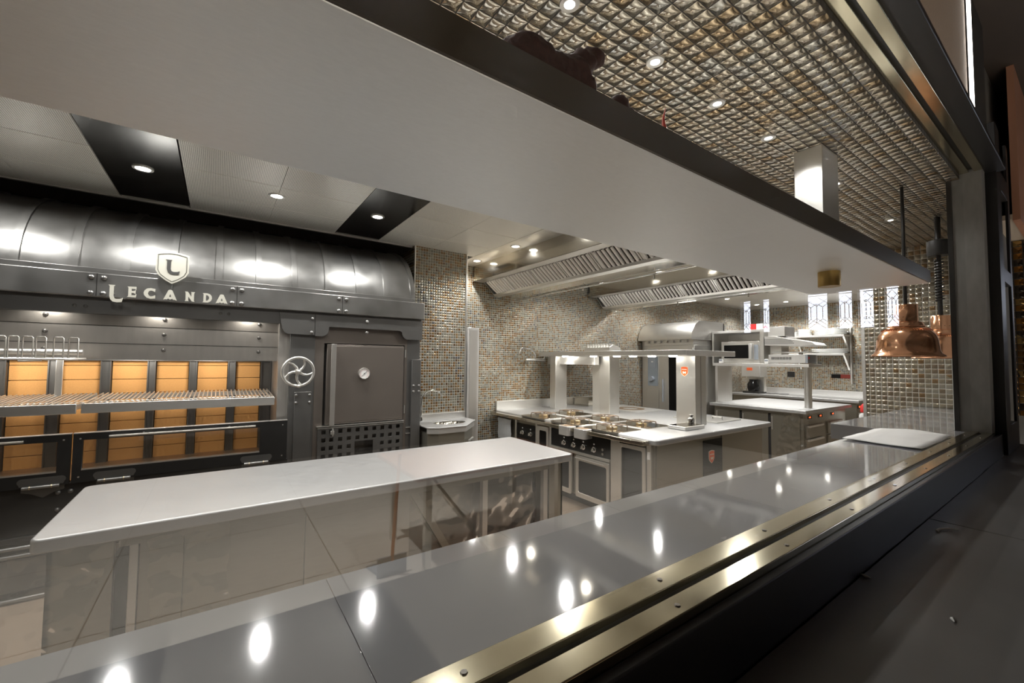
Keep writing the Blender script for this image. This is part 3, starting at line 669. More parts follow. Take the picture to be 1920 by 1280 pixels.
for i in range(9):
    build('screw', MB().lathe([(.006, 0), (.005, .002)], (.3 + i * .45, .538, 1.158), 'Z', 10), 'chrome', rail)
    build('screw', MB().lathe([(.006, 0), (.005, .002)], (.25 + i * .45, .465, 1.158), 'Z', 10), 'chrome', rail)
mbg = MB(); mbg.face([(-3.15, .501, 1.147), (4.19, .501, 1.147), (4.19, .501, 2.948), (-3.15, .501, 2.948)])
build('window_7', mbg, 'glass', kind='structure')

# black sill, bar top and window frame on the dining side
struct('window_sill', MB().box(-3.2, 4.36, .425, .445, 1.0, 1.140), 'frame', bevel=.003)
Lg = thing('bar_ledge', 'dark grey bar ledge on the near side of the window, dusty', 'counter', (1, .1, .95))
build('ledge_top', MB().box(-3.2, 2.298, -.14, .424, .955, 1.0).box(2.302, 5.1, -.14, .424, .955, 1.0), 'ledge', Lg, bevel=.003)
build('ledge_apron', B(-3.2, 5.1, -.08, -.03, .85, .955), 'ledge', Lg)
struct('wall_bar_front', B(-3.2, 5.05, -.02, .40, 0, .954), 'dwall')
struct('window_frame', MB().box(-3.2, 4.40, .365, .462, 2.95, 2.975), 'frame', bevel=.004)
W = thing('steel_post_frame', 'tall black steel post frame with open rungs at the right end of the bar ledge', 'frame', (4.7, .45, 1.0))
build('wide_face', B(4.36, 4.40, .405, .495, 1.0, 3.3), 'frame', W, bevel=.002)
build('stile', B(4.40, 4.56, .405, .42, 1.0, 3.3), 'frame', W, bevel=.002)
build('stile', B(4.90, 5.0, .405, .42, 1.0, 3.3), 'frame', W, bevel=.002)
for z0, z1 in ((1.0, 1.19), (2.20, 2.30), (2.86, 3.0)): build('rung', B(4.56, 4.90, .405, .46, z0, z1), 'frame', W, bevel=.002)
build('back_plate', B(4.40, 5.0, .485, .495, 1.0, 3.3), 'void', W)
# right edge: wood bulkhead, cream soffit, amber mosaic pier
struct('wall_wood_bulkhead', B(5.1, 7.95, .36, .40, 2.75, 4.0), 'wood')
struct('ceiling_soffit', B(5.1, 7.95, .40, .498, 2.76, 2.80), mat('cream_soffit', (.62, .52, .40), .7))
struct('wall_amber_pier', B(6.0, 6.3, .40, .49, 1.15, 2.755), 'tile_amber')
# lit woven panel and vertical light strip above the header
struct('wall_lit_panel', B(1.5, 3.77, .452, .459, 3.0, 3.98), 'fabric')
struct('wall_header_panel', B(3.83, 4.36, .44, .459, 2.975, 4.0), mat('dark_grey_header', (.05, .047, .042), .5))
t = thing('light_strip', 'bright vertical light strip beside the woven panel above the window head', 'light', (3.79, .43, 3.1))
build('diffuser', B(3.785, 3.815, .43, .445, 3.02, 3.98), 'tube', t)
build('channel', B(3.775, 3.825, .445, .452, 3.02, 3.98), 'frame', t)

# debris on the ledge
for (x, y, pts, l) in ((2.13, .365, [(0, 0, .002), (.012, .01, .006), (.04, .006, .005), (.07, -.012, .008), (.085, -.035, .003)], 'curled white crumb on the dark bar ledge, largest of the crumbs'),
                       (1.515, .40, [(0, 0, .001), (.0, .012, .003), (.01, .03, .001)], 'small pale flake on the dark bar ledge near the sill'),
                       (1.425, .225, [(0, 0, .001), (.012, .006, .002), (.025, .004, .001)], 'thin pale crumb on the dark bar ledge at the lower right of the view')):
    build('crumb', MB().tube([(x + a, y + b, 1.003 + c_ * .4) for a, b, c_ in pts], [.001] + [.004] * (len(pts) - 2) + [.001], 6), 'paper', label=l, cat='debris', smooth=60)
# paper on the pass
mb = MB(); nx, ny = 24, 8; V = []
for i in range(nx + 1):
    row = []
    for j in range(ny + 1):
        u, v = i / nx, j / ny; x = 3.04 + .76 * u + .03 * v * (1 - u); y = .578 + .35 * v
        row.append(mb.v((x, y, 1.1545 + .006 * (noise.noise(Vector((x * 5, y * 6, 0))) + 1) + .018 * max(0, u - .55) * math.sin(PI * v))))
    V.append(row)
for i in range(nx):
    for j in range(ny): mb.bm.faces.new([V[i][j], V[i + 1][j], V[i + 1][j + 1], V[i][j + 1]])
o = build('paper_sheet', mb, 'paper', label='large white paper sheet lying on the far right of the pass counter', cat='paper', smooth=80)
md = o.modifiers.new('thick', 'SOLIDIFY'); md.thickness = .003; md.offset = -1

# ================================================================== CANOPY SHELF OVER THE PASS
K = thing('canopy_shelf', 'long pale satin-steel canopy hanging over the pass counter', 'canopy', (1, .97, 2.13))
build('underside', B(-3.1, 3.76, .652, 1.29, 2.13, 2.15), 'canopy', K, bevel=.003)
build('front_fascia', B(-3.1, 3.76, .645, .652, 2.132, 2.212), 'mirrdark', K)
build('top_plate', B(-3.1, 3.76, .652, 1.29, 2.195, 2.21), 'steel', K)
build('back_fascia', B(-3.1, 3.76, 1.283, 1.29, 2.15, 2.195), 'steel', K)
build('hollow', B(-3.09, 3.75, .655, 1.28, 2.151, 2.194), 'warm', K)
build('support_duct', B(2.87, 3.12, .93, 1.08, 2.21, 2.9), 'steel', K, bevel=.004)
build('support_collar', MB().lathe([(.053, 2.045), (.054, 2.05), (.054, 2.13)], (2.865, .91, 0), 'Z', 32), 'bronze', K, label='brass-coloured round collar', smooth=40)
build('support_duct', B(-1.9, -1.65, .93, 1.08, 2.21, 2.9), 'mirror', K, bevel=.004)
def lump(name, ells, label, cat):
    mb = MB()
    for c_, r in ells: mb.ell(c_, r, 3)
    o = build(name, mb, 'hide', label=label, cat=cat, smooth=80)
    r = o.modifiers.new('join', 'REMESH'); r.mode = 'VOXEL'; r.voxel_size = .006; r.use_smooth_shade = True
    tx = bpy.data.textures.new('lumps', 'CLOUDS'); tx.noise_scale = .025
    d = o.modifiers.new('fur', 'DISPLACE'); d.texture = tx; d.strength = .014
lump('cured_meat', [((.545, .71, 2.262), (.08, .045, .046)), ((.62, .71, 2.258), (.07, .045, .05)), ((.665, .71, 2.27), (.05, .04, .052)), ((.695, .71, 2.315), (.035, .032, .038)), ((.728, .71, 2.345), (.033, .03, .026)), ((.69, .71, 2.25), (.04, .04, .04))],
     'dark red-brown furry lump with a knobbed end lying on top of the canopy', 'cured meat')
lump('cured_meat', [((.825, .71, 2.25), (.034, .03, .038)), ((.85, .71, 2.24), (.028, .03, .03))], 'small round black lump on the canopy, right of the big furry one', 'cured meat')
build('dried_pepper', MB().tube([(1.021, .71, 2.212), (1.022, .71, 2.27), (1.018, .71, 2.295), (1.028, .71, 2.33)], [.007, .007, .004, .001], 8), 'red', label='thin dark red dried pepper standing up on the canopy', cat='pepper', smooth=60)

# ================================================================== EXTRACTION HOODS
def hood(name, x, label, y0=1.75, y1=5.0):
    t = thing(name, label, 'extraction hood', (x + .3, (y0 + y1) / 2, 2.5))
    build('side_panel', B(x, x + .015, y0, y1, 2.70, CZ), 'mirror', t)
    build('lip', MB().box(x - .012, x + .15, y0, y1, 2.685, 2.70), 'steel', t, bevel=.002)
    build('lip_edge', B(x - .014, x, y0, y1, 2.685, 2.74), 'mirror', t)
    # filter bank sloping from (x+.15, 2.70) to (x+.34, 2.54)
    a = Vector((x + .15, 0, 2.695)); b = Vector((x + .34, 0, 2.545)); dd = b - a; nrm = Vector((-dd.z, 0, dd.x)).normalized()
    if nrm.z > 0: nrm = -nrm
    build('filter_back', MB().prism([a + Vector((0, y0, .03)), b + Vector((0, y0, .03)), b + Vector((0, y0, .04)), a + Vector((0, y0, .04))], (0, y1 - y0, 0)), 'void', t)
    y = y1 - .06; k = 0
    while y - .49 > y0:
        f = MB()
        for e0, e1 in ((y, y - .018), (y - .472, y - .49)):
            f.prism([a + Vector((0, e1, 0)), b + Vector((0, e1, 0)), b + Vector((0, e1, .02)), a + Vector((0, e1, .02))], (0, e0 - e1, 0))
        for i in range(8):
            yc = y - .045 - i * .0575
            pts = [a + dd * .02 + Vector((0, yc, 0)), a + dd * .98 + Vector((0, yc, 0))]
            # rounded baffle: half tube
            ring = []
            for p in (pts[0], pts[0] + dd * .9, pts[1]):
                sc_ = 1 if p is not pts[1] else .55
                ring.append([p + Vector((0, math.cos(q_) * .0185 * sc_, 0)) + nrm * (math.sin(q_) * .022 * sc_) for q_ in [PI * s_ / 6 for s_ in range(7)]])
            for r0, r1 in zip(ring, ring[1:]):
                for s_ in range(6): f.face([r0[s_], r0[s_ + 1], r1[s_ + 1], r1[s_]])
        build('baffle_filter', f, 'baffle', t, smooth=60)
        y -= .50
    build('gutter', MB().prism([(x + .33, y0, 2.545), (x + .345, y0, 2.515), (x + .42, y0, 2.505), (x + .43, y0, 2.52), (x + .42, y0, 2.53), (x + .36, y0, 2.535), (x + .35, y0, 2.55)], (0, y1 - y0, 0)), 'steel', t, bevel=.002)
    build('right_panel', MB().prism([(x + .42, y0, 2.515), (x + .62, y0, 2.50), (x + .66, y0, 2.505), (x + .66, y0, 2.52), (x + .42, y0, 2.53)], (0, y1 - y0, 0)), 'mirror', t)
    build('right_side', B(x + .645, x + .66, y0, y1, 2.52, CZ), 'mirror', t)
    for yy in (y0, y1 - .012):
        build('end_plate', MB().prism([(x, yy, CZ), (x, yy, 2.70), (x + .15, yy, 2.70), (x + .34, yy, 2.52), (x + .66, yy, 2.51), (x + .66, yy, CZ)], (0, .012, 0)), 'steel', t)
    return t
hood('extraction_hood', 2.848, 'near steel extraction hood with baffle filters, beside the tiled pier')
hood('extraction_hood', 5.078, 'farther steel extraction hood with baffle filters over the cooking suite')
for x, l in ((3.56, 'thin steel gas pipe under the right edge of the near hood'), (5.48, 'thin steel gas pipe under the farther hood')):
    p = build('gas_pipe', MB().tube([(x, 5.0, 2.49), (x, 1.8, 2.49)], .009, 8), 'chrome', label=l, cat='pipe', smooth=60)
    for y in (4.6, 3.6, 2.6):
        build('pipe_nozzle', MB().tube([(x, y, 2.49), (x, y, 2.44)], .009, 8), 'chrome', p, smooth=60)

# ================================================================== COOKING SUITE
R_ = thing('cooking_suite', 'large steel cooking suite with gas burners and a raised gantry column row', 'cooker', (4.35, 3.6, 0))
build('worktop', slab(3.235, 5.46, 2.335, 5.03, .845, .90, .05), 'top', R_, bevel=.014, seg=3)
build('front_rail', MB().box(3.14, 3.235, 2.42, 5.0, .845, .885), 'mirror', R_, bevel=.006)
build('upstand', B(3.26, 5.4, 5.015, 5.045, .90, 1.02), 'steel', R_, bevel=.002)
build('body', MB().box(3.32, 5.38, 2.42, 5.0, .12, .845), 'warm', R_)
build('plinth', MB().box(3.42, 5.3, 2.5, 4.95, 0, .12), 'black', R_)
# left face x=3.3
build('control_panel', B(3.298, 3.32, 2.94, 3.855, .605, .80), 'blackg', R_); build('control_panel', B(3.298, 3.32, 4.165, 4.565, .54, .775), 'blackg', R_)
for y0, y1 in ((2.44, 2.50), (2.81, 2.935), (3.855, 3.90), (4.12, 4.165), (4.565, 4.61)):
    build('divider_strip', B(3.29, 3.32, y0 + .004, y1 - .004, .12, .84), 'steel', R_, bevel=.002)
build('shelf_trim', B(3.285, 3.32, 2.94, 3.855, .575, .603), 'steel', R_, bevel=.002)
def knob(y, z, m='chrome'):
    k = build('knob', MB().lathe([(.030, 0), (.030, .006), (.021, .010), (.020, .026), (.017, .03)], (3.298, y, z), '-X', 20), m, R_, smooth=40)
    build('knob_grip', MB(Matrix.Translation((3.275, y, z)) @ Matrix.Rotation(.5, 4, 'X')).box(-.012, .0, -.006, .006, -.02, .02), 'castalu', k, bevel=.002)
for y in (4.443, 4.271, 3.636, 3.477, 3.326, 3.167): knob(y, .665)
build('knob', MB().lathe([(.016, 0), (.014, .02)], (3.298, 3.03, .69), '-X', 14), 'chrome', R_); build('knob', MB().lathe([(.016, 0), (.014, .02)], (3.298, 3.03, .645), '-X', 14), 'chrome', R_)
mk = MB()
for y in (4.443, 4.271, 3.636, 3.477, 3.326, 3.167): mk.box(3.296, 3.298, y - .008, y + .008, .715, .73)
build('panel_marks', mk, 'white', R_)
def odoor(y0, y1, z0, z1, nm_='oven_door'):
    d = flat(nm_, [rrect(-y1, -y0, z0, z1, .01, 3), rrect(-y1 + .035, -y0 - .03, z0 + .05, z1 - .05, .02, 4)], .03, XP(3.29, 0, 0), 'steel', R_)
    build('door_window', B(3.285, 3.30, y0 + .02, y1 - .02, z0 + .03, z1 - .03), 'ovglass', d)
    return d
d = odoor(2.945, 3.42, .12, .565)
build('door_handle', MB().tube([(3.24, 2.97, .55), (3.24, 3.39, .55)], .008, 8), 'steel', d)
odoor(3.50, 3.85, .12, .565)
odoor(3.90, 4.11, .12, .80, 'cabinet_door')
odoor(4.17, 4.56, .12, .52)
cf = flat('cabinet_opening', [rrect(-2.812, -2.50, .14, .80, .01, 3), rrect(-2.785, -2.535, .2, .765, .015, 4)], .03, XP(3.29, 0, 0), 'steel', R_)
build('opening_inside', B(3.312, 3.318, 2.52, 2.80, .19, .78), 'void', cf)
build('socket', B(3.285, 3.295, 2.455, 2.485, .70, .77), 'white', R_)
# hanging pans on the rail
for y in (3.44, 3.20):
    build('rail_pan', MB().prism([(x_, y_, .895) for x_, y_ in rrect(3.10, 3.235, y - .085, y + .085, .03)], (0, 0, -.10)), 'steelh', R_, bevel=.004)
    build('pan_hollow', slab(3.112, 3.225, y - .072, y + .072, .8955, .8965, .025), 'burnt', R_)
# burners
for (x, y, l) in ((3.41, 4.15, 0), (3.41, 3.57, 0), (3.41, 3.02, 0), (3.905, 4.17, 0), (3.905, 3.565, 0), (3.905, 3.03, 0)):
    bn = build('burner_well', slab(x - .2, x + .2, y - .235, y + .235, .9005, .9035, .03), 'mirror', R_, bevel=.001)
    build('burner_head', MB().lathe([(.058, 0), (.058, .018), (.045, .026), (.0005, .028)], (x, y, .903), 'Z', 24), 'brassb', bn, smooth=40)
    gr = MB()
    for k in range(4):
        a = PI / 4 + k * PI / 2; c_, s_ = math.cos(a), math.sin(a)
        gr.tube([(x + .16 * c_, y + .16 * s_, .905), (x + .155 * c_, y + .155 * s_, .938), (x + .11 * c_, y + .11 * s_, .944), (x + .03 * c_, y + .03 * s_, .94)], .007, 6)
    gr.tube([(x + .115 * math.cos(a * PI / 12), y + .115 * math.sin(a * PI / 12), .94) for a in range(24)], .006, 6, True)
    build('pan_support', gr, 'iron', bn, smooth=60)
# solid top / griddle on the far side
build('solid_top', slab(4.75, 5.35, 3.75, 4.55, .9005, .906, .02), 'steelh', R_, bevel=.001)
build('hot_plate_ring', MB().lathe([(.20, 0), (.20, .002), (.11, .002), (.11, 0)], (5.06, 4.12, .906), 'Z', 40, cap=False), 'burnt', R_)
gb = build('griddle_guard', MB().box(4.75, 4.77, 4.7, 5.0, .90, 1.04).box(4.75, 5.3, 4.68, 4.70, .90, 1.04), 'mirror', R_); build('griddle_plate', B(4.78, 5.28, 4.71, 5.0, .905, .95), 'void', gb)
build('fryer_lid', MB().box(4.75, 5.3, 2.62, 3.2, .9005, .912), 'steel', R_, bevel=.003)
build('lid_handle', MB().tube([(5.0, 2.7, .913), (5.0, 2.7, .945), (5.0, 2.82, .945), (5.0, 2.82, .913)], .008, 8), 'chrome', R_)
# end face y = 2.42
build('end_panel', MB().box(3.33, 4.085, 2.41, 2.42, .12, .84).box(4.455, 5.25, 2.41, 2.42, .12, .84), 'warm', R_)
build('badge_door', B(4.09, 4.45, 2.405, 2.42, .12, .80), 'blackg', R_)
def badge(Mx, s, par):
    b0 = flat('badge', [[(x * s, z * s) for x, z in shield(0, 0, 1, 1.25)]], .003, Mx, 'cream2', par)
    flat('badge_field', [[(x * s * .9, z * s * .9) for x, z in shield(0, 0, 1, 1.25)]], .003, Mx @ Matrix.Translation((0, 0, .002)), 'orange', b0)
    for i in range(7): flat('badge_print', [[((-.33 + i * .1) * s, .18 * s), ((-.27 + i * .1) * s, .18 * s), ((-.27 + i * .1) * s, .3 * s), ((-.33 + i * .1) * s, .3 * s)]], .002, Mx @ Matrix.Translation((0, 0, .004)), 'cream2', b0)
    flat('badge_print', [[(-.25 * s, -.02 * s), (-.1 * s, -.02 * s), (0, -.12 * s), (.1 * s, -.02 * s), (.25 * s, -.02 * s), (.18 * s, -.35 * s), (.08 * s, -.22 * s), (-.08 * s, -.22 * s), (-.18 * s, -.35 * s)]], .002, Mx @ Matrix.Translation((0, 0, .004)), 'cream2', b0)
badge(YP(4.235, 2.402, .625), .105, R_)
# gantry
GS = R_
build('gantry_shelf', B(4.0, 5.0, 2.53, 5.0, 1.675, 1.735), 'steelh', GS, bevel=.004)
for c_ in ((4.35, 4.57, 2.645, 2.885), (4.30, 4.50, 3.85, 4.16), (4.085, 4.31, 4.70, 4.825)): build('column', B(c_[0], c_[1], c_[2], c_[3], .90, 1.675), 'steel', GS, bevel=.004)
for x, y, z in ((4.455, 2.640, 1.3),): build('column_seam', B(x, x + .003, 2.6435, 2.645, .9, 1.67), 'black', GS)
badge(XP(4.347, 2.775, 1.50), .09, GS)
build('heat_lamp_box', B(4.17, 4.26, 4.0, 4.98, 1.555, 1.672), 'steelh', GS, bevel=.003)
vb = MB()
build('vent_box', MB().prism([(4.22, 3.78, 1.737), (4.22, 3.78, 1.79), (4.30, 3.78, 1.83), (4.44, 3.78, 1.79), (4.44, 3.78, 1.737)], (0, .46, 0)), 'steel', GS, bevel=.002)
for k in range(9): vb.box(4.222, 4.30, 3.79 + k * .05, 3.80 + k * .05, 1.79, 1.842)
build('vent_fins', vb, 'steel', GS)
for i, y in enumerate((4.504, 3.95, 3.55, 3.3, 3.03, 2.754)):
    bl = build('shelf_lamp', MB().lathe([(.045, 0), (.045, -.012), (.03, -.016)], (4.1, y, 1.675), 'Z', 20), 'lens', GS, smooth=40)
    lamp('SPOT', 'bulb', (4.1, y, 1.64), 7, (1, .95, .86), (4.1, y, 0), .03, 140, .6, bl)
# things on the suite
t = thing('tray', 'small shallow steel tray at the foot of the badge column', 'tray', (4.1, 2.66, .90))
build('pan', MB().prism([(x, y, .903) for x, y in rrect(3.93, 4.29, 2.50, 2.72, .02)], (0, 0, .035)), 'steelh', t, bevel=.004)
build('pan_floor', slab(3.945, 4.275, 2.515, 2.705, .938, .939, .015), 'mirror', t)
t = thing('oil_can', 'small polished steel dispenser standing in the tray by the badge column', 'dispenser', (4.22, 2.62, .94))
build('body', MB().lathe([(.035, 0), (.036, .05), (.03, .06), (.018, .068), (.018, .08), (.026, .084), (.026, .095), (.01, .10)], (4.22, 2.62, .94), 'Z', 24), 'chrome', t, smooth=40)
build('handle', MB().tube([(4.255, 2.62, .95), (4.275, 2.62, .97), (4.255, 2.62, .99)], .004, 6), 'chrome', t)
film('plastic_bag', 'whitish plastic sheet hanging under the far left edge of the cooking suite', lambda u, v: (3.27, 4.99 - .32 * u, .80 - .28 * v), 14, 14, .01, 22, 14, 'plastic bag').data.materials[0] = mat('milky_plastic', (.62, .66, .70), .4)

# ================================================================== PIER, SINK, TAPS
t = thing('hand_sink', 'small cut-corner steel hand sink beside the oven wall', 'sink', (2.15, 4.3, 0))
out = [(1.76, 4.0), (1.86, 3.93), (2.18, 3.93), (2.46, 4.24), (2.46, 4.49), (1.76, 4.49)]
flat('sink_top', [out, [(2.12 + .19 * math.cos(a * PI / 16), 4.22 + .14 * math.sin(a * PI / 16)) for a in range(32)]], .012, Matrix.Translation((0, 0, .905)), 'top', t)
e = [(x, y, .86) for x, y in out]
build('sink_apron', MB().prism([(x, y, .845) for x, y in [(1.765, 4.005), (1.86, 3.94), (2.18, 3.94), (2.45, 4.24), (2.45, 4.25), (2.175, 3.95), (1.865, 3.95), (1.765, 4.02)]], (0, 0, .055)), 'steelh', t)
build('basin', MB().lathe([(.0005, -.13), (.10, -.128), (.16, -.06), (.185, -.002)], (0, 0, 0), 'Z', 32, cap=False), 'mirror', t, smooth=60)
bs = [o for o in t.children if o.name.startswith('basin')][0]
for v in bs.data.vertices:
    w_ = v.co + Vector((2.15, 4.3, 0)); v.co = Vector((w_.x, w_.y * .75, w_.z)) + Vector((2.12, 4.22, .90)) - Vector((2.15, 4.3, 0))
build('cabinet', MB().prism([(x, y, .1) for x, y in [(1.78, 4.03), (1.87, 3.96), (2.17, 3.96), (2.43, 4.25), (2.43, 4.48), (1.78, 4.48)]], (0, 0, .745)), 'warm', t)
build('backsplash', B(1.76, 2.46, 4.478, 4.496, .905, .985), 'steel', t, bevel=.002)
hm = Matrix.Translation((2.30, 4.09, .73)) @ Matrix.Rotation(math.atan2(.29, .26), 4, 'Z')
build('cabinet_handle', MB(hm).box(-.1, .1, -.03, -.012, -.008, .008), 'steelh', t)
build('base', MB().prism([(x, y, 0) for x, y in [(1.8, 4.08), (2.1, 4.03), (2.4, 4.3), (2.4, 4.45), (1.8, 4.45)]], (0, 0, .1)), 'black', t)
t = thing('gooseneck_tap', 'tall chrome gooseneck tap on the hand sink', 'tap', (1.87, 4.42, .912))
pts = [(1.87, 4.42, .912), (1.868, 4.42, 1.06), (1.872, 4.42, 1.15)] + [(2.0 - .125 * math.cos(a), 4.42, 1.16 + .095 * math.sin(a)) for a in [i * PI / 10 for i in range(1, 9)]] + [(2.128, 4.42, 1.18)]
build('spout', MB().tube(pts, .0105, 10), 'chrome', t, smooth=60)
build('tap_base', MB().lathe([(.022, 0), (.022, .015), (.014, .05)], (1.87, 4.42, .912), 'Z', 16), 'chrome', t, smooth=40)
t = thing('corner_guard', 'tall narrow steel strip standing in the corner beside the tiled pier', 'corner guard', (2.56, 4.75, 0))
build('guard_panel', MB().box(2.475, 2.635, 4.47, 4.49, 0, 2.0).box(2.475, 2.49, 4.49, 5.04, 0, 2.0), 'steelh', t, bevel=.002)
build('inner_band', B(2.50, 2.605, 4.465, 4.47, 0, 1.97), 'steel', t)
t = thing('pot_filler_tap', 'chrome wall-mounted pot-filler tap on the mosaic wall above the cooker', 'tap', (3.9, 5.04, 1.6))
build('tap_body', MB().tube([(3.72, 4.96, 1.62), (4.08, 4.96, 1.62)], .022, 12).tube([(3.8, 5.04, 1.62), (3.8, 4.96, 1.62)], .02, 10).tube([(4.0, 5.04, 1.62), (4.0, 4.96, 1.62)], .02, 10), 'chrome', t, smooth=60)
build('swing_spout', MB().tube([(3.9, 4.96, 1.63), (3.9, 4.955, 1.69), (3.86, 4.93, 1.735), (3.72, 4.86, 1.775), (3.55, 4.80, 1.785), (3.50, 4.78, 1.77), (3.49, 4.78, 1.70)], .014, 10), 'chrome', t, smooth=60)
build('lever', MB().tube([(3.74, 4.95, 1.63), (3.69, 4.9, 1.66)], .01, 8), 'chrome', t); build('lever', MB().tube([(4.06, 4.95, 1.63), (4.09, 4.93, 1.73)], .01, 8), 'chrome', t)

# ================================================================== FAR KITCHEN
t = thing('combi_oven', 'tall steel combi oven with a curved extraction visor on top', 'oven', (6.95, 4.5, 0))
build('body', B(6.52, 7.40, 3.98, 5.03, 0, 1.9), 'steel', t, bevel=.004)
build('left_column', B(6.50, 6.52, 4.66, 4.90, .2, 1.85), 'steel', t, bevel=.003)
cp = build('control_panel', MB().prism([(6.485, y, z) for y, z in rrect(4.68, 4.88, 1.17, 1.83, .02)], (.015, 0, 0)), 'lgrey', t)
build('display', B(6.478, 6.487, 4.71, 4.85, 1.50, 1.76), 'grey', cp)
build('dial', MB().lathe([(.045, 0), (.04, .05)], (6.485, 4.78, 1.30), '-X', 20), 'grey', cp, smooth=40)
sg_ = MB()
for y in (4.82, 4.78, 4.74): sg_.box(6.474, 6.479, y - .01, y + .01, 1.70, 1.72)
sg_.box(6.474, 6.479, 4.76, 4.80, 1.60, 1.615)
build('display_marks', sg_, 'white', cp)
dr = flat('door', [rrect(-4.64, -3.99, .2, 1.85, .02, 3), rrect(-4.45, -4.07, .3, 1.76, .02, 3)], .03, XP(6.50, 0, 0), 'steel', t)
build('door_window', B(6.495, 6.51, 4.06, 4.46, .29, 1.77), 'ovglass', dr)
build('door_handle', MB().tube([(6.46, 4.55, .9), (6.46, 4.55, 1.3)], .012, 8), 'grey', dr)
vis = [(6.40, 1.99), (6.395, 2.02), (6.415, 2.10), (6.46, 2.18), (6.53, 2.25), (6.62, 2.30), (6.75, 2.32), (7.40, 2.32), (7.40, 1.99)]
build('visor', MB().prism([(x, 3.955, z) for x, z in vis], (0, 1.075, 0)), 'steel', t, smooth=30)
vf = MB()
for i in range(7): vf.box(6.46, 6.6, 4.08 + i * .13, 4.14 + i * .13, 1.945, 1.99)
build('visor_filters', vf, 'castalu', t)
build('oven_top_panel', B(6.505, 7.40, 3.985, 5.02, 1.90, 1.99), 'steel', t)
build('side_trim', B(7.40, 7.43, 3.95, 5.03, 0, 2.3), 'black', t)

t = thing('prep_counter', 'steel prep counter with refrigerated drawers and hatch doors, farther right', 'counter', (7.8, 3.4, 0))
build('worktop', slab(6.86, 8.70, 2.49, 3.92, .88, .93, .01), 'top', t, bevel=.006)
build('body', B(6.95, 8.62, 2.56, 3.88, .08, .88), 'warm', t)
build('plinth', B(7.0, 8.6, 2.62, 3.85, 0, .08), 'black', t)
for y0, y1 in ((2.60, 2.99), (3.03, 3.42), (3.46, 3.85)):
    d = build('door', B(6.935, 6.95, y0, y1, .12, .84), 'warm', t, bevel=.003); build('door_handle', B(6.925, 6.94, y1 - .03, y1 - .012, .60, .80), 'steel', d)
build('door_gap', MB().box(6.947, 6.949, 2.99, 3.03, .12, .84).box(6.947, 6.949, 3.42, 3.46, .12, .84), 'void', t)
for x0 in (7.0, 7.82):
    for k in range(3):
        d = build('drawer', B(x0, x0 + .62, 2.54, 2.56, .12 + k * .2, .30 + k * .2), 'warm', t, bevel=.003)
        build('drawer_handle', B(x0 + .03, x0 + .59, 2.515, 2.54, .272 + k * .2, .298 + k * .2), 'steelh', d, bevel=.002)
for x0 in (7.10, 7.50, 8.0):
    dd_ = build('display', B(x0, x0 + .14, 2.552, 2.56, .79, .835), 'blackg', t)
    build('digits', MB().box(x0 + .03, x0 + .045, 2.549, 2.552, .805, .82).box(x0 + .06, x0 + .082, 2.549, 2.552, .803, .824), 'led', dd_)

t = thing('overshelf', 'flat steel overshelf on a round post above the prep counter', 'shelf', (7.25, 3.2, .93))
build('shelf', B(6.99, 7.48, 2.49, 3.93, 1.55, 1.597), 'steelh', t, bevel=.003)
build('post', MB().lathe([(.05, 0), (.05, .62)], (7.42, 2.66, .93), 'Z', 24), 'steel', t, smooth=40)
build('end_panel', B(7.02, 7.5, 3.86, 3.90, .93, 1.55), 'steel', t)
t = thing('salamander_cabinet', 'open-fronted steel housing with a dark microwave oven inside on the overshelf', 'cabinet', (7.2, 3.5, 1.6))
build('top', B(7.0, 7.5, 3.10, 3.94, 2.10, 2.14), 'steelh', t, bevel=.002)
build('side', B(7.0, 7.5, 3.10, 3.16, 1.60, 2.10), 'steel', t, bevel=.002); build('side', B(7.0, 7.5, 3.91, 3.94, 1.60, 2.10), 'steel', t, bevel=.002)
build('back', B(7.47, 7.5, 3.16, 3.91, 1.60, 2.10), 'steel', t)
t = thing('microwave_oven', 'dark-windowed microwave oven standing inside the steel housing', 'microwave', (7.2, 3.5, 1.6))
build('case', B(7.08, 7.45, 3.20, 3.82, 1.602, 1.96), 'steel', t, bevel=.003)
build('window', B(7.072, 7.08, 3.37, 3.77, 1.68, 1.90), 'ovglass', t); build('handle', B(7.03, 7.075, 3.30, 3.35, 1.66, 1.92), 'steelh', t, bevel=.008)
build('keypad', B(7.073, 7.08, 3.22, 3.28, 1.66, 1.9), 'grey', t)
for (x, y, z, l) in ((7.01, 3.80, 1.598, 'small white timer at the left end of the overshelf'), (7.0, 3.068, 1.598, 'small white timer in front of the housing side on the overshelf')):
    k = build('kitchen_timer', MB().prism([(x, yy, zz) for yy, zz in rrect(y - .03, y + .03, z, z + .07, .015)], (.04, 0, 0)), 'white', label=l, cat='timer', bevel=.004)
    build('timer_display', B(x - .002, x, y - .025, y + .025, z + .035, z + .06), 'grey', k)
t = thing('cardboard_box', 'small red and white carton on top of the steel housing', 'box', (7.2, 3.3, 2.141))
build('carton', B(7.06, 7.30, 3.14, 3.34, 2.141, 2.235), 'white', t, bevel=.002); build('red_print', MB().box(7.058, 7.06, 3.235, 3.34, 2.142, 2.234).box(7.1, 7.25, 3.137, 3.14, 2.16, 2.2), 'redbox', t)

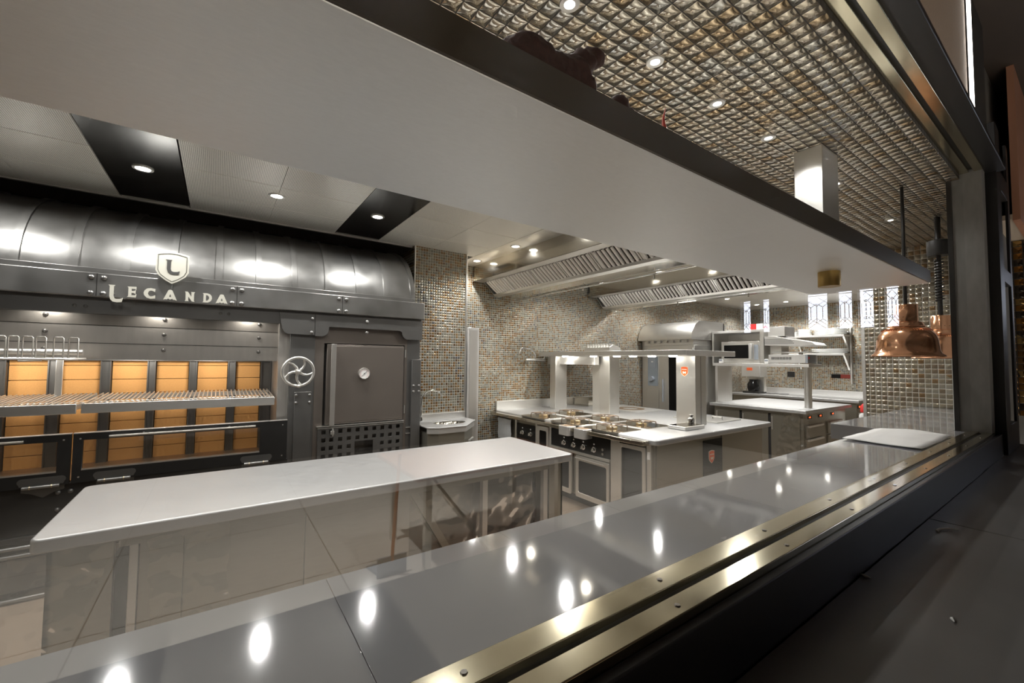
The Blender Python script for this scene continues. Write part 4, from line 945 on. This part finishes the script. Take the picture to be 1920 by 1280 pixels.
t = thing('salamander_grill', 'steel rise-and-fall salamander grill with perforated slanted hood on the overshelf', 'salamander grill', (7.2, 2.8, 1.6))
build('base', B(7.0, 7.44, 2.535, 3.035, 1.61, 1.735), 'steelh', t, bevel=.003)
build('control_box', B(7.0, 7.3, 2.505, 2.535, 1.61, 1.73), 'grey', t); build('red_switch', B(7.02, 7.06, 2.50, 2.506, 1.67, 1.70), 'redbox', t)
build('column', B(7.12, 7.38, 2.90, 3.06, 1.735, 2.0), 'steel', t)
build('duct_box', MB().box(7.05, 7.4, 2.82, 3.06, 2.02, 2.17), 'steelh', t, bevel=.003)
build('moving_hood', MB().prism([(7.0, 3.09, 1.88), (7.0, 3.09, 2.02), (7.0, 2.95, 2.02), (7.0, 2.62, 1.95), (7.0, 2.44, 1.91), (7.0, 2.40, 1.87), (7.0, 2.60, 1.86)], (.42, 0, 0)), 'steelh', t, bevel=.003)
pf = MB()
for r in range(4):
    for k in range(22 - r * 1):
        y = 3.08 - k * .019
        if 1.90 + r * .022 < 2.02 - max(0, 2.93 - y) * .22 - .02: pf.box(6.998, 7.0, y, y + .009, 1.90 + r * .022, 1.911 + r * .022)
build('perforations', pf, 'void', t)
vf = MB()
for k in range(14): vf.box(6.998, 7.0, 2.98 - k * .02, 2.99 - k * .02, 1.66, 1.70)
build('base_slots', vf, 'void', t)
wr = MB()
for k in range(12): wr.tube([(7.03, 2.98 - k * .04, 1.775), (7.38, 2.98 - k * .04, 1.775)], .003, 5)
wr.tube([(7.02, 3.0, 1.775), (7.02, 2.5, 1.775)], .005, 6).tube([(7.4, 3.0, 1.775), (7.4, 2.5, 1.775)], .005, 6).box(7.05, 7.10, 2.6, 2.64, 1.735, 1.77)
build('grill_shelf', wr, 'chrome', t)

t = thing('back_counter', 'long steel wall counter along the far right wall', 'counter', (10.1, 3.8, 0))
build('worktop', slab(9.68, 10.58, 2.66, 5.02, .88, .93, .01), 'top', t, bevel=.006)
build('body', B(9.75, 10.57, 2.72, 5.0, .08, .88), 'warm', t); build('plinth', B(9.8, 10.5, 2.76, 5.0, 0, .08), 'black', t)
build('upstand', B(10.565, 10.59, 2.66, 5.02, .93, 1.05), 'steelh', t, bevel=.002)
for k in range(3):
    d = build('drawer', B(9.78, 10.4, 2.70, 2.72, .12 + k * .2, .30 + k * .2), 'warm', t, bevel=.003); build('drawer_handle', B(9.8, 10.38, 2.68, 2.70, .272 + k * .2, .298 + k * .2), 'steelh', d)
build('display', B(9.82, 9.98, 2.712, 2.72, .77, .84), 'blackg', t)
build('digits', B(9.86, 9.90, 2.708, 2.712, .79, .82), 'led', t)
t = thing('coffee_brewer', 'steel and black filter coffee brewer with glass jug in the far corner', 'coffee maker', (9.95, 4.65, .93))
build('top_box', B(9.78, 10.12, 4.42, 4.82, 1.30, 1.60), 'steelh', t, bevel=.01); build('back', B(10.0, 10.12, 4.44, 4.80, .96, 1.30), 'steel', t); build('base', B(9.78, 10.12, 4.44, 4.80, .932, .97), 'black', t, bevel=.005)
build('jug', MB().lathe([(.10, 0), (.12, .06), (.12, .15), (.08, .22), (.085, .26)], (9.90, 4.62, .98), 'Z', 24), 'blackg', t, smooth=40)
build('print', MB().box(9.775, 9.78, 4.58, 4.70, 1.44, 1.50), 'orange', t)
build('power_cord', MB().tube([(10.05, 4.42, .94), (9.98, 4.30, .94), (10.1, 4.2, .94), (10.0, 4.1, .94), (10.15, 4.0, .94)], .006, 6), label='black coiled power cord lying on the far wall counter by the coffee brewer', m='black', cat='cord', smooth=60)
build('wall_socket', B(10.585, 10.6, 4.05, 4.2, 1.3, 1.42), 'black', label='black double socket on the right wall by the coffee brewer', cat='socket', bevel=.003)
t = thing('socket_strip', 'long dark red and black socket strip on the far mosaic wall below the plate shelves', 'socket', (10.58, 3.17, 1.3))
build('black_half', B(10.57, 10.6, 3.20, 3.36, 1.31, 1.39), 'blackg', t, bevel=.003); build('red_half', B(10.57, 10.6, 3.0, 3.20, 1.31, 1.39), mat('dark_red_plastic', (.22, .03, .02), .3), t, bevel=.003)
def wshelf(z, label):
    t = thing('wall_shelf', label, 'shelf', (10.4, 3.5, z - .04))
    build('shelf', B(10.22, 10.6, 3.02, 4.1, z - .04, z), 'steelh', t, bevel=.003)
    build('bracket', MB().prism([(10.58, 3.04, z - .04), (10.30, 3.04, z - .04), (10.56, 3.04, z - .30), (10.58, 3.04, z - .34)], (0, .03, 0)), 'steel', t)
    build('bracket', MB().prism([(10.58, 3.9, z - .04), (10.30, 3.9, z - .04), (10.56, 3.9, z - .30), (10.58, 3.9, z - .34)], (0, .03, 0)), 'steel', t)
wshelf(2.20, 'upper steel wall shelf stacked with white plates'); wshelf(1.82, 'lower steel wall shelf with long white platters')
build('shelf_rail', MB().box(10.56, 10.6, 3.0, 3.03, 1.2, 2.36), 'steel', label='vertical steel bracket rail at the right end of the plate shelves', cat='rail')
def plate(rx, ry, loc, label, group):
    mb = MB().lathe([(.55, 0), (.6, .003), (1.0, .020), (.99, .024), (.58, .008), (.0005, .007)], (0, 0, 0), 'Z', 28)
    for v in mb.bm.verts: v.co.x *= rx; v.co.y *= ry
    for v in mb.bm.verts: v.co += Vector(loc)
    return build('plate', mb, 'white', label=label, cat='plate', group=group, smooth=50)
pn = ['bottom plate', 'second plate up', 'third plate up', 'fourth plate up', 'fifth plate up', 'sixth plate up', 'seventh plate up', 'top plate']
def stack(n, rx, ry, x, y, z, where, step=.022):
    p0 = plate(rx, ry, (x, y, z + .001), 'white %s %s' % (pn[0], where), 'white plates ' + where)
    for k in range(1, n):
        dup(p0, p0.location + Vector((0, 0, k * step)), label='white %s %s' % (pn[k] if k < n - 1 else pn[7], where))
stack(6, .16, .29, 10.38, 3.30, 2.20, 'of the wide stack on the upper wall shelf')
stack(6, .15, .12, 10.38, 3.76, 2.20, 'of the narrow stack on the upper wall shelf')
stack(4, .15, .12, 10.38, 4.00, 2.20, 'of the stack at the left end of the upper wall shelf')
stack(4, .16, .32, 10.38, 3.32, 1.82, 'of the wide stack on the lower wall shelf')
t = thing('soap_bottle', 'small white bottle with a red top in front of the partition edge', 'bottle', (8.9, 2.35, 0))
build('bottle', MB().lathe([(.09, .3), (.09, .75), (.05, .80)], (8.9, 2.36, 0), 'Z', 16), 'white', t, smooth=40); build('red_top', MB().lathe([(.07, .80), (.07, .9), (.03, .95)], (8.9, 2.36, 0), 'Z', 16), 'redbox', t, smooth=40)
build('stand', MB().lathe([(.03, 0), (.03, .3)], (8.9, 2.36, 0), 'Z', 12), 'steel', t)

# ================================================================== COPPER HEAT LAMPS
def heat_lamp(x, y, z, label, hang):
    t = thing('heat_lamp', label, 'heat lamp', (x, y, z))
    L_ = (x, y, z)
    pr = [(.196, 0), (.200, .003), (.196, .010), (.182, .022), (.172, .045), (.168, .080), (.165, .115), (.156, .150), (.138, .180), (.115, .200), (.104, .206), (.104, .212), (.098, .216), (.094, .232), (.088, .244), (.07, .25)]
    build('bell_shade', MB().lathe(pr, L_, 'Z', 56, cap=False), 'copper', t, smooth=40)
    build('inner_shade', MB().lathe([(.190, .004), (.165, .04), (.158, .11), (.13, .17), (.06, .22)], L_, 'Z', 40, cap=False), 'copper', t, smooth=40)
    build('cap', MB().lathe([(.062, .245), (.066, .248), (.066, .368), (.063, .372), (.0005, .374)], L_, 'Z', 40, cap=False), 'copper', t, smooth=40)
    hl = MB()
    for k in range(12):
        a = k * PI / 6; hl.lathe([(.004, 0), (.004, .002)], (x + .0655 * math.cos(a), y + .0655 * math.sin(a), z + .28), 'Z', 8)
    build('vent_holes', hl, 'void', t)
    kn = MB()
    for k in range(60):
        a = k * PI / 30; kn.tube([(x + .139 * math.cos(a), y + .139 * math.sin(a), z + .183), (x + .119 * math.cos(a), y + .119 * math.sin(a), z + .199)], .0022, 4)
    build('beaded_band', kn, 'copper', t)
    build('bulb', MB().lathe([(.0005, .06), (.05, .07), (.065, .10), (.05, .15), (.03, .2)], L_, 'Z', 24), 'steel', t, smooth=60)
    if hang == 'rod':
        build('hanging_cord', MB().tube([(x, y, z + .372), (x, y, CZ)], .011, 10).tube([(x + .03, y, z + .372), (x + .03, y, CZ)], .005, 8), 'black', t, smooth=60)
    else:
        build('hanging_tube', MB().tube([(x, y, z + .372), (x, y, z + .90)], .018, 10), 'black', t, smooth=60)
        hp = [(x + .028 * math.cos(a * PI / 5), y + .028 * math.sin(a * PI / 5), z + .5 + .0025 * a) for a in range(150)]
        build('coiled_cord', MB().tube(hp, .0055, 5), 'black', t, smooth=60)
        build('canopy', MB().lathe([(.07, .90), (.075, .91), (.075, 1.03), (.05, 1.04), (.02, 1.045), (.02, CZ - z)], L_, 'Z', 24), 'black', t, smooth=40)
    return t
heat_lamp(4.05, .83, 1.66, 'large polished copper bell heat lamp, the nearer and fully visible one', 'rod')
heat_lamp(5.15, .83, 1.66, 'second copper bell heat lamp, half hidden behind the window jamb', 'coil')

# ================================================================== DINING SIDE OBJECTS (mirrored in the glass)
t = thing('trestle_table', 'steel table frame on the boarded dining floor, mirrored in the glass', 'table', (1.9, -2.3, 0))
for x, y in ((1.3, -1.97), (2.6, -1.97), (1.3, -2.7), (2.6, -2.7)): build('leg', B(x, x + .05, y - .025, y + .025, 0, .72), 'steel', t)
build('tabletop', B(1.2, 2.75, -2.8, -1.87, .72, .75), 'wood', t)
build('brace', MB().tube([(1.35, -1.97, .70), (1.9, -1.97, .02)], .025, 6), 'steel', t)
t = thing('dustpan', 'grey long-handled dustpan with an orange stick on the dining floor', 'dustpan', (1.1, -2.2, 0))
build('pan', MB().prism([(.98, -2.3, .003), (1.24, -2.3, .003), (1.2, -2.1, .003), (1.02, -2.1, .003)], (0, 0, .02)).box(1.0, 1.22, -2.12, -2.1, 0, .14), 'grey', t)
build('stick', MB().tube([(1.11, -2.11, .1), (1.13, -2.05, .9)], .013, 8), 'orangew', t, smooth=60)
